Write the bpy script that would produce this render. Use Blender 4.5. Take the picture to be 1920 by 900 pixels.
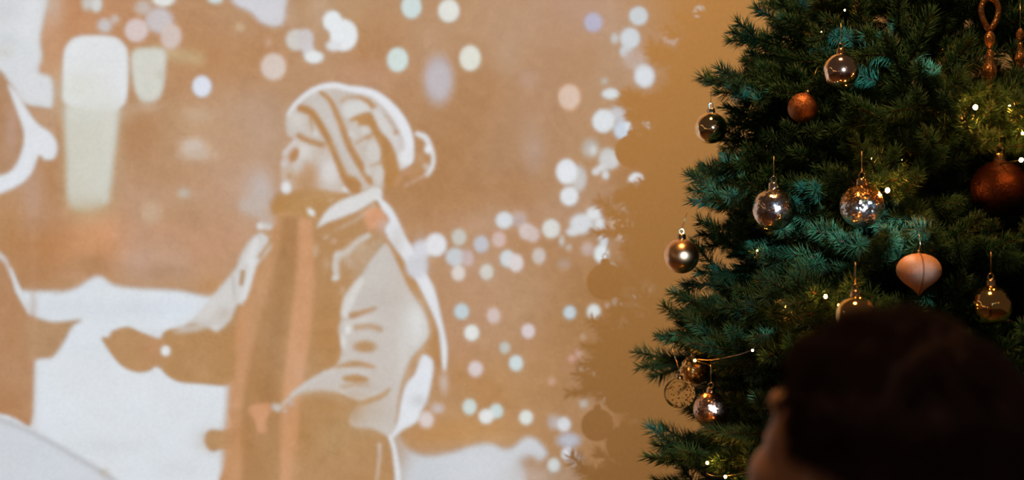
import bpy, bmesh, math, random
from mathutils import Vector, Matrix, geometry
import numpy as np
for o in list(bpy.data.objects): bpy.data.objects.remove(o, do_unlink=True)
sc = bpy.context.scene; COL = sc.collection
R = math.radians
# ---------------------------------------------------------------- camera, light levels, exposure
CZ, FPX = 1.45, 2667.0
WALL = 2.86
cam = bpy.data.cameras.new('camera'); co = bpy.data.objects.new('camera', cam); COL.objects.link(co)
co.location = (0, 0, CZ); co.rotation_euler = (R(90), 0, 0)
cam.sensor_width = 36; cam.lens = 50.0; cam.clip_start = .05
cam.dof.use_dof = True; cam.dof.focus_distance = 2.12; cam.dof.aperture_fstop = 2.6; cam.dof.aperture_blades = 0
sc.camera = co
sc.view_settings.view_transform = 'Standard'; sc.view_settings.look = 'None'
sc.view_settings.exposure = 0; sc.view_settings.gamma = 1; sc.view_settings.use_curve_mapping = False
world = bpy.data.worlds.new('room_dusk'); sc.world = world; world.use_nodes = True
world.node_tree.nodes['Background'].inputs[0].default_value = (.045, .027, .017, 1)
world.node_tree.nodes['Background'].inputs[1].default_value = 1
def lamp(name, kind, loc, power, col, target=None, **kw):
    l = bpy.data.lights.new(name, kind); l.energy = power; l.color = col
    for k, v in kw.items(): setattr(l, k, v)
    o = bpy.data.objects.new(name, l); COL.objects.link(o); o.location = loc
    if target is not None: o.rotation_euler = (Vector(target)-Vector(loc)).to_track_quat('-Z', 'Y').to_euler()
    return o
# warm ceiling lamp of the room
CEIL = (.25, 1.35, 3.9)
lamp('ceiling_light', 'AREA', CEIL, 14.5, (1, .475, .135), (.15, WALL, 1.15), shape='DISK', size=.4, spread=R(90))
# film projector lamp: shines through the slide built further down
PQ = Vector((.60, .30, CZ+.187)); PPOW = 620.0; PCOL = (1.0, .99, .98)
lamp('projector_lamp', 'SPOT', PQ, PPOW, PCOL, PQ+Vector((-.35, 1, -.05)), spot_size=R(150), spot_blend=0, shadow_soft_size=.00022)

def P(px, py, d):
    return Vector(((px-960)/FPX*d, d, CZ-(py-450)/FPX*d))
# ---------------------------------------------------------------- film picture (drawn as colour fields, in frame units of the picture)
import numpy as np
PX0, PY0, PX1, PY1, PST = -760.0, -140.0, 1540.0, 940.0, 2.5
NX = int((PX1-PX0)/PST)+1; NY = int((PY1-PY0)/PST)+1
gx = PX0+np.arange(NX)*PST; gy = PY0+np.arange(NY)*PST
IMG = np.zeros((NY, NX, 3), np.float32)
def spline(pts, closed, n=6):
    p = np.array(pts, float); m = len(p); out = []
    for i in range(m if closed else m-1):
        a = p[(i-1) % m] if closed or i > 0 else p[0]; b = p[i]
        c = p[(i+1) % m]; d = p[(i+2) % m] if closed or i+2 < m else p[-1]
        for k in range(n):
            t = k/n
            out.append(.5*((2*b)+(c-a)*t+(2*a-5*b+4*c-d)*t*t+(3*b-a-3*c+d)*t**3))
    if not closed: out.append(p[-1])
    return np.array(out)
def _win(x0, y0, x1, y1):
    i0 = max(0, int((x0-PX0)/PST)); i1 = min(NX, int((x1-PX0)/PST)+2)
    j0 = max(0, int((y0-PY0)/PST)); j1 = min(NY, int((y1-PY0)/PST)+2)
    return i0, i1, j0, j1
def _mix(w, A, col):
    i0, i1, j0, j1 = w
    if A.size == 0: return
    A = A[..., None].astype(np.float32)
    IMG[j0:j1, i0:i1] = IMG[j0:j1, i0:i1]*(1-A)+np.array(col, np.float32)*A
def _segd(X, Y, a, b):
    d = b-a; L = max(1e-6, float(d@d))
    t = np.clip(((X-a[0])*d[0]+(Y-a[1])*d[1])/L, 0, 1)
    return np.hypot(X-a[0]-t*d[0], Y-a[1]-t*d[1]), t
def inside(X, Y, p):
    r = np.zeros(X.shape, bool); n = len(p)
    for i in range(n):
        x1, y1 = p[i]; x2, y2 = p[(i+1) % n]
        if y1 == y2: continue
        r ^= ((y1 > Y) != (y2 > Y)) & (X < (x2-x1)*(Y-y1)/(y2-y1)+x1)
    return r
def sm(t):
    t = np.clip(t, 0, 1); return t*t*(3-2*t)
def poly(pts, col, s=6, a=1.0, smooth=True):
    p = spline(pts, True, 4) if smooth else np.array(pts, float)
    w = _win(p[:, 0].min()-s, p[:, 1].min()-s, p[:, 0].max()+s, p[:, 1].max()+s)
    X, Y = np.meshgrid(gx[w[0]:w[1]], gy[w[2]:w[3]])
    if X.size == 0: return
    D = np.full(X.shape, 1e9)
    for i in range(len(p)):
        D = np.minimum(D, _segd(X, Y, p[i], p[(i+1) % len(p)])[0])
    D = np.where(inside(X, Y, p), D, -D)
    _mix(w, a*sm((D+s)/(2*s)), col)
def stroke(pts, wd, col, s=4, a=1.0):
    p = spline(pts, False, 5); n = len(p)
    if not hasattr(wd, '__len__'): wd = [wd]*2
    W = np.interp(np.linspace(0, 1, n), np.linspace(0, 1, len(wd)), wd)/2
    m = W.max()+s
    w = _win(p[:, 0].min()-m, p[:, 1].min()-m, p[:, 0].max()+m, p[:, 1].max()+m)
    X, Y = np.meshgrid(gx[w[0]:w[1]], gy[w[2]:w[3]])
    if X.size == 0: return
    A = np.zeros(X.shape)
    for i in range(n-1):
        d, t = _segd(X, Y, p[i], p[i+1])
        A = np.maximum(A, sm((W[i]*(1-t)+W[i+1]*t-d+s)/(2*s)))
    _mix(w, a*A, col)
def dot(x, y, rx, ry, col, s=4, a=1.0, rot=0):
    m = max(rx, ry)+s
    w = _win(x-m, y-m, x+m, y+m)
    X, Y = np.meshgrid(gx[w[0]:w[1]]-x, gy[w[2]:w[3]]-y)
    if X.size == 0: return
    c, q = np.cos(rot), np.sin(rot)
    U = (X*c+Y*q)/rx; V = (-X*q+Y*c)/ry
    d = (1-np.hypot(U, V))*min(rx, ry)
    _mix(w, a*sm((d+s)/(2*s)), col)
def blob(x, y, sx, sy, col, a=1.0):
    w = _win(x-3*sx, y-3*sy, x+3*sx, y+3*sy)
    X, Y = np.meshgrid(gx[w[0]:w[1]]-x, gy[w[2]:w[3]]-y)
    if X.size == 0: return
    _mix(w, a*np.exp(-.5*((X/sx)**2+(Y/sy)**2)), col)

def paint_picture():
    IMG[:] = (190, 146, 104)
    B = blob
    B(-420, 150, 200, 160, (206, 196, 190), .8); B(-620, 600, 160, 200, (200, 170, 140), .8)
    # broad tones of the street behind
    B(100, 60, 90, 80, (212, 160, 118), .8); B(180, 30, 90, 50, (200, 140, 95), .7); B(340, 90, 80, 60, (196, 146, 102), .7)
    B(430, 120, 70, 50, (196, 142, 92), .8); B(470, 230, 60, 60, (196, 166, 142), .8); B(420, 300, 60, 60, (198, 160, 125), .7)
    B(300, 240, 60, 40, (186, 140, 98), .6); B(270, 250, 40, 40, (184, 136, 92), .6); B(380, 250, 50, 40, (204, 165, 125), .6)
    B(620, 80, 260, 60, (192, 148, 108), .6); B(700, 140, 60, 25, (205, 160, 130), .5); B(640, 20, 60, 40, (200, 165, 125), .5)
    B(950, 60, 90, 60, (196, 158, 122), .7); B(1080, 20, 60, 40, (192, 152, 125), .7); B(1040, 90, 80, 50, (190, 152, 118), .5)
    B(900, 230, 120, 70, (182, 134, 88), .8); B(880, 340, 110, 70, (182, 132, 84), .9); B(1010, 210, 50, 50, (190, 150, 118), .6)
    B(998, 290, 16, 28, (196, 172, 158), .8); B(960, 300, 60, 40, (184, 142, 105), .6); B(1290, 150, 90, 60, (186, 146, 106), .7)
    B(950, 110, 18, 30, (200, 168, 140), .5); B(830, 60, 40, 30, (196, 156, 120), .5); B(990, 150, 14, 14, (200, 165, 145), .6)
    B(1280, 60, 70, 60, (190, 150, 112), .7); B(1320, 10, 60, 40, (196, 146, 90), .8)
    # left street
    B(60, 380, 28, 60, (198, 160, 135), .8); B(95, 340, 14, 60, (186, 134, 88), .6); B(20, 420, 20, 60, (192, 140, 90), .7)
    B(100, 470, 60, 40, (186, 134, 88), .8); B(70, 510, 60, 25, (186, 136, 92), .8)
    B(190, 445, 45, 35, (222, 158, 110), .95); B(150, 470, 50, 25, (206, 148, 102), .7); B(175, 495, 30, 15, (182, 135, 92), .7)
    B(265, 400, 30, 60, (200, 160, 130), .8); B(320, 440, 60, 20, (204, 155, 120), .7); B(262, 495, 30, 25, (204, 164, 138), .8)
    B(330, 490, 30, 25, (204, 166, 138), .8); B(390, 470, 35, 40, (204, 154, 115), .8); B(365, 400, 15, 20, (182, 142, 102), .6)
    B(350, 360, 50, 20, (202, 165, 132), .6); B(330, 330, 50, 18, (186, 140, 96), .6); B(300, 510, 40, 12, (180, 140, 105), .6)
    B(410, 360, 50, 50, (200, 158, 125), .7); B(500, 375, 14, 24, (205, 185, 170), .8); B(470, 350, 25, 30, (198, 165, 140), .7)
    B(460, 440, 40, 40, (204, 162, 130), .7); B(400, 540, 20, 20, (196, 142, 90), .8)
    # right street
    B(900, 420, 60, 20, (196, 155, 122), .6); B(1010, 400, 60, 20, (196, 156, 125), .5); B(880, 520, 60, 40, (198, 160, 130), .6)
    B(1010, 560, 80, 50, (186, 148, 112), .6); B(900, 560, 60, 30, (196, 150, 110), .5); B(1060, 660, 70, 40, (188, 142, 100), .7)
    B(860, 640, 50, 40, (196, 154, 122), .6); B(920, 720, 90, 40, (190, 138, 84), .8); B(870, 810, 90, 25, (200, 148, 90), .9)
    B(1120, 600, 60, 60, (176, 128, 78), .7); B(1180, 560, 80, 80, (170, 122, 72), .7); B(1040, 720, 60, 30, (186, 138, 88), .8)
    B(1090, 700, 40, 24, (186, 146, 110), .6); B(1200, 820, 100, 90, (160, 110, 60), .9); B(1110, 860, 50, 50, (176, 130, 84), .7)
    B(1170, 380, 60, 30, (180, 140, 105), .6); B(1230, 300, 60, 60, (178, 125, 72), .7); B(1140, 450, 80, 40, (184, 142, 105), .5)
    B(1250, 600, 90, 120, (164, 112, 60), .8); B(1120, 390, 70, 40, (188, 150, 118), .6); B(1200, 120, 60, 80, (194, 160, 130), .6)
    B(1180, 740, 40, 20, (176, 138, 100), .7); B(1130, 720, 30, 25, (178, 140, 108), .6)
    # shop window and glow beside it
    stroke([(262, 105), (300, 98), (370, 110)], 26, (205, 180, 135), 14, .7)
    poly([(128, 190), (216, 190), (212, 300), (206, 355), (196, 385), (132, 388), (124, 300)], (214, 208, 182), 10)
    B(166, 390, 30, 16, (200, 165, 120), .6)
    poly([(148, 68), (208, 68), (233, 84), (240, 110), (238, 180), (225, 202), (200, 208), (124, 195), (118, 160), (118, 110), (125, 84)], (225, 227, 226), 5)
    B(150, 165, 30, 22, (222, 222, 200), .8); B(175, 210, 40, 14, (218, 218, 200), .7); B(205, 240, 12, 40, (222, 216, 195), .6)
    B(165, 300, 28, 60, (216, 212, 185), .6)
    poly([(248, 98), (280, 90), (308, 95), (310, 130), (303, 175), (285, 192), (262, 188), (248, 150)], (218, 216, 196), 7, .95)
    B(275, 200, 20, 8, (205, 175, 145), .7); B(300, 140, 6, 6, (200, 190, 160), .6)
    # pale tree and far figure on the left
    poly([(-60, -60), (70, -60), (90, -10), (82, 30), (74, 70), (78, 105), (72, 135), (96, 148), (97, 200), (70, 200), (40, 190), (10, 150), (-60, 130)], (216, 218, 218), 7)
    B(100, 10, 14, 30, (214, 190, 170), .6)
    for x, y, sx, sy, c in [(10, 20, 25, 16, (205, 205, 205)), (40, 60, 20, 16, (224, 226, 226)), (15, 75, 16, 10, (202, 206, 204)), (8, 100, 16, 8, (206, 200, 180)), (60, 20, 14, 26, (226, 228, 230)), (25, 115, 20, 8, (214, 216, 222))]:
        B(x, y, sx, sy, c, .6)
    poly([(54, 205), (80, 202), (98, 210), (104, 245), (98, 262), (84, 250), (66, 222)], (198, 158, 122), 5)
    poly([(-60, 120), (-5, 130), (14, 155), (30, 205), (44, 245), (38, 285), (18, 315), (-8, 325), (-60, 320)], (184, 140, 102), 7)
    B(22, 240, 10, 34, (200, 165, 145), .7)
    poly([(14, 160), (30, 175), (50, 205), (70, 232), (95, 250), (107, 272), (102, 296), (84, 300), (72, 292), (58, 325), (30, 350), (-30, 372), (-60, 360), (-20, 335), (18, 322), (38, 290), (44, 250), (30, 205)], (222, 225, 230), 5)
    # snow
    poly([(-760, 540), (40, 545), (100, 549), (140, 541), (170, 522), (190, 519), (215, 535), (260, 541), (330, 545), (385, 556), (430, 570), (430, 720), (436, 1060), (-760, 1060)], (216, 223, 229), 8)
    B(110, 575, 60, 14, (208, 217, 225), .7); B(250, 580, 80, 12, (206, 216, 225), .7); B(180, 655, 50, 14, (210, 218, 224), .6)
    B(250, 720, 120, 40, (220, 226, 230), .7); B(210, 838, 50, 10, (205, 212, 218), .6); B(320, 880, 30, 14, (210, 213, 218), .6)
    poly([(736, 822), (765, 842), (800, 856), (850, 848), (880, 838), (915, 832), (945, 842), (962, 838), (985, 820), (1008, 826), (1026, 850), (1010, 866), (985, 870), (975, 1040), (760, 1060)], (205, 206, 210), 9)
    B(900, 870, 40, 20, (208, 211, 218), .6); B(800, 885, 30, 20, (196, 204, 212), .7); B(990, 868, 14, 10, (184, 150, 120), .8); B(1000, 893, 30, 12, (205, 185, 172), .7)
    B(1060, 890, 40, 12, (176, 150, 125), .6); B(1240, 700, 30, 80, (168, 122, 72), .5)
    # near figure at the left edge
    poly([(-120, 455), (0, 472), (14, 480), (20, 520), (36, 545), (55, 580), (66, 612), (63, 690), (58, 795), (30, 786), (0, 776), (-120, 760)], (188, 140, 98), 4)
    poly([(50, 598), (100, 604), (150, 600), (135, 612), (120, 640), (100, 668), (84, 672), (50, 668)], (186, 144, 102), 6)
    B(62, 640, 5, 120, (196, 152, 116), .5)
    stroke([(-4, 478), (10, 490), (22, 520)], [14, 3], (212, 205, 200), 5, .9); stroke([(20, 505), (34, 545), (56, 590)], [4, 12, 4], (216, 220, 222), 4)
    poly([(-140, 765), (0, 780), (60, 805), (130, 845), (200, 890), (260, 960), (-140, 1000)], (205, 211, 219), 5)
    stroke([(-40, 775), (0, 788), (60, 812), (130, 850), (200, 892), (230, 915)], [8, 8, 9, 10, 10], (188, 188, 190), 6, .85)
    B(196, 887, 6, 6, (200, 185, 160), .8)
    # ---- child: coat and trousers
    tan = (188, 142, 94)
    poly([(505, 420), (478, 440), (455, 475), (438, 505), (400, 555), (372, 590), (340, 612), (308, 622), (300, 650), (302, 690), (330, 714), (370, 719), (420, 724), (436, 716),
          (430, 770), (430, 805), (392, 807), (383, 826), (395, 846), (430, 850), (424, 960), (760, 960), (742, 880), (730, 822), (745, 780), (748, 730), (760, 700), (785, 672), (806, 640), (808, 600), (800, 560), (770, 490), (740, 430), (712, 375), (690, 350), (610, 345), (515, 365)], tan, 3.5)
    dot(700, 850, 60, 60, tan, 30, .6)
    B(640, 820, 60, 50, (186, 143, 92), .8); B(650, 500, 40, 100, (190, 142, 90), .5); B(620, 640, 30, 60, (190, 142, 90), .7)
    # scarf folds and dark front
    stroke([(540, 405), (522, 520), (500, 640), (480, 760), (470, 900)], [80, 60, 70, 80, 70], (180, 132, 84), 14, .7)
    stroke([(572, 420), (572, 520), (560, 640), (545, 760), (540, 900)], [26, 34, 40, 34, 30], (214, 158, 112), 7, .95)
    stroke([(520, 405), (506, 480), (480, 580), (456, 680), (440, 760)], [20, 26, 26, 22, 16], (203, 152, 106), 8, .85)
    stroke([(458, 590), (447, 680), (438, 760), (432, 900)], [20, 34, 30, 40], (208, 154, 110), 9, .8)
    stroke([(534, 470), (520, 600), (497, 760)], [14, 20, 18], (176, 130, 84), 7, .8)
    stroke([(478, 500), (462, 560), (446, 640)], [16, 20, 8], (206, 150, 100), 6, .8)
    stroke([(530, 398), (575, 400), (590, 410)], 14, (204, 154, 104), 7, .8)
    poly([(466, 765), (500, 755), (508, 770), (498, 790), (500, 808), (484, 812), (478, 790)], (216, 158, 114), 4, .95)
    stroke([(560, 840), (552, 900)], 18, (194, 148, 100), 6, .7); stroke([(440, 850), (436, 900)], 28, (206, 154, 108), 8, .8)
    B(488, 352, 16, 26, (206, 188, 176), .8); B(478, 385, 18, 20, (204, 184, 168), .7)
    # neck and dark collar region under the chin
    poly([(508, 400), (518, 372), (548, 362), (575, 350), (600, 352), (640, 368), (665, 372), (640, 385), (612, 400), (585, 408), (540, 398)], (190, 142, 86), 5)
    stroke([(495, 395), (507, 420)], 8, (196, 142, 86), 5, .8); dot(583, 398, 9, 6, (228, 222, 210), 3, 1, .8); dot(592, 470, 5, 11, (205, 175, 140), 4, .8)
    dot(620, 375, 5, 3, (215, 200, 185), 3, .5)
    stroke([(488, 424), (503, 424)], 14, (226, 222, 216), 4); stroke([(460, 385), (490, 395), (503, 415)], 26, (204, 182, 164), 9, .8)
    # left sleeve
    poly([(492, 436), (470, 448), (450, 480), (440, 505), (400, 552), (378, 580), (348, 606), (330, 612), (395, 640), (416, 616), (432, 600), (444, 572), (455, 570), (468, 540), (480, 500), (508, 462)], (214, 206, 196), 5, .97)
    stroke([(455, 510), (452, 532)], 8, (184, 140, 92), 3, .95); stroke([(508, 450), (486, 482)], 6, (192, 146, 96), 3, .9); stroke([(436, 520), (440, 560)], 3, (186, 156, 124), 3, .6)
    stroke([(476, 490), (462, 540), (456, 558)], 10, (224, 222, 218), 4, .9); stroke([(480, 454), (466, 490)], 12, (226, 224, 220), 4, .8); stroke([(495, 432), (505, 440)], 7, (200, 165, 125), 3, .8)
    B(410, 590, 14, 10, (196, 160, 120), .6); B(398, 590, 14, 20, (224, 224, 224), .5)
    poly([(306, 628), (340, 618), (360, 606), (385, 610), (402, 622), (420, 620), (440, 640), (440, 700), (432, 716), (370, 718), (330, 712), (303, 688)], (188, 142, 92), 6)
    stroke([(330, 622), (368, 614), (410, 598)], [6, 16, 18], (208, 195, 180), 6, .8)
    # left mitten
    poly([(190, 634), (203, 632), (210, 621), (238, 613), (262, 622), (292, 634), (304, 640), (308, 690), (292, 688), (275, 697), (250, 697), (225, 684), (205, 660)], (190, 145, 98), 3.5)
    B(285, 655, 16, 16, (196, 140, 100), .5); dot(310, 658, 9, 10, (226, 226, 226), 3)
    B(405, 826, 22, 14, (190, 150, 104), .7)
    # hood, lapel and shoulder strap
    poly([(594, 426), (612, 395), (640, 375), (675, 362), (700, 350), (714, 352), (716, 372), (700, 378), (672, 395), (640, 408), (612, 418)], (222, 217, 210), 4)
    stroke([(608, 446), (640, 428), (668, 414), (700, 388)], [5, 8, 10], (208, 182, 158), 3, .9); stroke([(606, 438), (640, 416), (660, 404)], 5, (190, 142, 92), 3, .8)
    stroke([(620, 440), (655, 430), (680, 415)], [10, 16, 16], (190, 143, 92), 5, .9)
    poly([(682, 400), (706, 388), (722, 400), (726, 420), (708, 428), (690, 430)], (222, 158, 112), 5, .95); B(722, 425, 12, 12, (214, 180, 165), .7)
    poly([(706, 370), (722, 378), (740, 400), (758, 440), (776, 470), (800, 515), (815, 545), (828, 600), (838, 650), (836, 692), (829, 690), (826, 650), (820, 612), (800, 566), (770, 510), (745, 470), (730, 450), (722, 430), (730, 412), (716, 392)], (224, 226, 230), 3.5)
    B(744, 452, 10, 18, (212, 196, 188), .7)
    B(790, 480, 10, 25, (222, 224, 232), .7)
    poly([(722, 452), (732, 458), (750, 485), (775, 520), (800, 570), (816, 610), (822, 660), (826, 690), (806, 668), (785, 672), (765, 700), (754, 725), (745, 726), (760, 690), (790, 650), (798, 610), (790, 575), (765, 540), (745, 500)], (190, 140, 88), 3)
    # body of the coat, right half
    poly([(722, 455), (742, 488), (766, 540), (790, 580), (802, 606), (804, 630), (790, 648), (770, 672), (757, 700), (750, 730), (745, 760), (740, 800), (732, 820), (700, 805), (660, 800), (655, 780), (670, 750), (640, 740), (600, 735), (545, 742), (565, 722), (600, 702), (632, 682), (640, 650), (634, 620), (640, 595), (648, 570), (670, 530), (700, 480)], (209, 193, 176), 4)
    B(780, 610, 16, 34, (222, 222, 218), .9); B(756, 660, 10, 50, (216, 208, 196), .6); B(700, 520, 24, 40, (208, 200, 188), .7); B(710, 560, 30, 16, (202, 186, 168), .6)
    stroke([(720, 455), (690, 490), (665, 530)], 4, (190, 160, 125), 3, .8)
    stroke([(700, 460), (712, 452)], 6, (200, 178, 150), 4, .6)
    stroke([(676, 525), (655, 560), (645, 588)], [12, 22, 14], (222, 214, 202), 4, .9)
    stroke([(660, 592), (685, 584), (704, 578)], [12, 8, 4], (188, 140, 92), 4, .9)
    stroke([(645, 608), (680, 600), (705, 598)], [8, 10, 3], (218, 205, 190), 4, .7); stroke([(668, 614), (695, 612), (712, 618)], 10, (192, 152, 108), 5, .8)
    dot(652, 618, 6, 8, (230, 226, 218), 4); dot(643, 640, 5, 12, (224, 220, 212), 4)
    dot(684, 650, 20, 11, (188, 143, 94), 6, .95); stroke([(640, 675), (665, 664), (700, 668)], 5, (212, 196, 176), 3, .7)
    stroke([(632, 690), (665, 682), (700, 688)], [8, 12, 6], (190, 146, 98), 4, .9); stroke([(604, 700), (640, 692), (668, 698), (694, 706)], 6, (214, 200, 184), 3, .8)
    stroke([(646, 710), (668, 710), (688, 712)], [8, 16, 6], (188, 142, 90), 4, .95); stroke([(632, 728), (660, 722), (690, 722)], 6, (196, 158, 118), 4, .7)
    stroke([(630, 726), (652, 742), (680, 748), (706, 738)], 7, (222, 208, 192), 3, .9); dot(698, 716, 6, 16, (208, 188, 168), 5, .8)
    stroke([(662, 762), (690, 752), (716, 742), (730, 730)], [6, 10, 8, 3], (190, 145, 92), 4, .9)
    B(640, 770, 40, 20, (188, 143, 92), .8); B(700, 780, 30, 20, (208, 190, 168), .6)
    stroke([(560, 742), (600, 738), (650, 752)], 12, (194, 158, 118), 7, .7)
    stroke([(520, 768), (548, 742), (580, 716), (612, 696)], [6, 8, 8, 4], (210, 198, 182), 4, .8)
    dot(517, 764, 9, 7, (210, 200, 190), 5, .9, .5); dot(545, 756, 7, 7, (206, 180, 160), 5, .8); dot(534, 770, 5, 6, (205, 180, 165), 4, .7)
    # lapel zigzag
    stroke([(690, 442), (672, 452), (650, 472), (632, 480)], [10, 12, 14], (216, 204, 188), 4, .95)
    stroke([(634, 478), (630, 500), (632, 520)], [14, 16, 10], (216, 206, 192), 4, .95); dot(627, 522, 6, 5, (220, 212, 200), 3)
    B(655, 488, 16, 12, (206, 182, 156), .8); B(676, 466, 14, 10, (204, 180, 150), .7); B(640, 502, 5, 12, (190, 148, 104), .7); stroke([(660, 480), (676, 500)], 6, (192, 150, 106), 4, .5)
    dot(612, 495, 4, 10, (205, 175, 145), 4, .6); dot(642, 545, 5, 8, (210, 180, 150), 4, .6); dot(626, 452, 6, 5, (212, 176, 150), 4, .7)
    # gap of snow beside the waist, hem line
    poly([(797, 665), (812, 680), (808, 720), (800, 750), (790, 770), (780, 792), (755, 806), (733, 822), (745, 790), (752, 750), (762, 720), (778, 700), (788, 672)], (222, 225, 231), 4)
    B(785, 752, 12, 8, (200, 196, 196), .7)
    stroke([(731, 820), (739, 845), (746, 900), (748, 940)], [8, 8, 12, 30], (222, 223, 226), 3)
    stroke([(711, 834), (711, 860), (705, 905)], [8, 6, 4], (212, 190, 172), 3, .9)
    # ---- face
    poly([(556, 258), (545, 268), (530, 285), (528, 300), (526, 318), (526, 340), (528, 358), (540, 362), (556, 354), (580, 352), (610, 356), (640, 362), (662, 360), (650, 330), (640, 300), (620, 268), (585, 262)], (210, 182, 155), 4)
    B(570, 340, 16, 18, (192, 145, 96), .9); B(590, 325, 12, 18, (196, 150, 104), .8)
    B(618, 320, 17, 22, (224, 212, 204), 1); B(572, 288, 13, 16, (228, 222, 214), 1); B(575, 325, 9, 20, (196, 150, 108), .8); B(557, 308, 8, 12, (214, 200, 188), .7); B(598, 285, 16, 10, (210, 186, 160), .7)
    dot(551, 291, 8, 14, (188, 136, 88), 3, 1, .4); dot(547, 282, 3, 4, (216, 190, 170), 3, .4)
    dot(543, 330, 5, 5, (194, 156, 110), 3, .9); stroke([(557, 262), (544, 274), (532, 288)], [7, 6, 6], (220, 204, 194), 3, .95); dot(532, 306, 6, 7, (216, 196, 186), 4, .9)
    dot(536, 352, 9, 11, (228, 226, 224), 4); stroke([(646, 355), (660, 358)], 9, (226, 220, 212), 4, .95)
    # ---- knit hat
    poly([(536, 240), (536, 218), (548, 197), (572, 174), (600, 159), (628, 155), (655, 162), (688, 166), (716, 178), (746, 206), (766, 236), (775, 262), (778, 288), (770, 308), (756, 316), (748, 330), (738, 350), (700, 352), (672, 358), (655, 345), (640, 300), (622, 270), (585, 268), (562, 262), (540, 255)], (210, 190, 170), 3)
    B(556, 225, 12, 14, (220, 212, 196), .8); B(588, 240, 12, 12, (212, 195, 175), .8); stroke([(588, 236), (592, 252)], 7, (220, 210, 198), 4, .7)
    stroke([(560, 255), (578, 264), (604, 272)], 10, (188, 142, 96), 4, .95)
    stroke([(564, 203), (584, 212), (602, 238), (622, 270), (637, 300), (650, 330), (664, 350)], [14, 14, 14, 20, 24, 26], (188, 138, 86), 4)
    stroke([(580, 222), (586, 244)], 5, (192, 150, 104), 3, .7)
    stroke([(585, 182), (606, 205), (625, 235), (645, 285), (660, 320)], [18, 24, 26, 26, 22], (210, 196, 180), 5, .9)
    stroke([(600, 172), (618, 188), (628, 208), (640, 236), (655, 275), (675, 310), (694, 342)], [6, 8, 10, 12, 13, 13, 10], (192, 144, 94), 3.5)
    poly([(642, 200), (660, 190), (680, 192), (694, 208), (678, 216), (655, 222), (645, 215)], (218, 212, 200), 4)
    stroke([(640, 190), (652, 182), (666, 182)], 5, (196, 156, 112), 3, .8); stroke([(672, 182), (690, 190), (702, 204)], [5, 8, 10], (190, 142, 92), 3, .95)
    poly([(658, 222), (690, 210), (704, 222), (712, 245), (726, 258), (738, 275), (746, 305), (750, 330), (742, 350), (722, 352), (718, 325), (712, 290), (704, 260), (690, 240), (672, 236), (660, 234)], (190, 140, 86), 4)
    for x, y, rx, ry, r in [(660, 250, 9, 8, .3), (684, 244, 11, 9, 0), (678, 262, 14, 6, -.5), (700, 285, 14, 20, 0), (710, 328, 10, 16, .2), (690, 318, 8, 12, 0), (664, 232, 8, 6, 0)]:
        dot(x, y, rx, ry, (216, 206, 192), 4, .8, r)
    stroke([(668, 268), (684, 258), (700, 252)], 5, (194, 148, 100), 3, .8); stroke([(692, 312), (708, 306), (718, 300)], 4, (196, 158, 116), 3, .7); dot(690, 258, 6, 5, (198, 152, 108), 3, .6)
    stroke([(705, 210), (720, 235), (738, 258), (750, 285), (756, 308)], [16, 20, 20, 16, 18], (218, 208, 198), 4, .9)
    stroke([(722, 216), (732, 228), (738, 240)], 4, (194, 158, 122), 3, .7); dot(742, 248, 5, 5, (198, 150, 112), 4, .9); dot(762, 276, 4, 5, (200, 160, 130), 4, .9); B(750, 272, 8, 10, (214, 194, 186), .7)
    stroke([(540, 216), (550, 199), (574, 177), (600, 164), (628, 160), (652, 166), (686, 171), (710, 182), (738, 208), (756, 236), (766, 262), (766, 285)], [4, 7, 9, 10, 10, 12, 14, 18, 20, 18, 16], (228, 228, 232), 3.5)
    dot(762, 296, 13, 15, (226, 225, 226), 4, 1, -.5)
    # pompom
    poly([(776, 252), (795, 252), (812, 272), (818, 300), (808, 328), (790, 330), (770, 335), (760, 320), (776, 305), (780, 280)], (192, 144, 98), 4)
    stroke([(782, 251), (797, 258), (806, 275), (812, 295), (810, 312), (800, 328)], [9, 12, 10, 8, 9, 9], (224, 220, 218), 3.5)
    dot(802, 280, 7, 8, (230, 232, 234), 3); dot(798, 312, 5, 6, (216, 200, 188), 4, .8); dot(788, 296, 5, 10, (202, 165, 130), 5, .6)
    stroke([(800, 328), (780, 338), (760, 348)], [6, 4], (208, 176, 150), 3, .8); stroke([(772, 318), (752, 330), (740, 345)], [6, 4], (206, 160, 125), 4, .7)
    # ---- out-of-focus lamps
    D = dot
    poly([(432, -30), (436, 4), (470, 24), (488, 42), (512, 50), (530, 44), (536, 20), (530, -30)], (212, 208, 212), 8); B(545, 30, 10, 20, (200, 170, 140), .5); B(600, 20, 14, 30, (205, 175, 145), .5)
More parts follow.
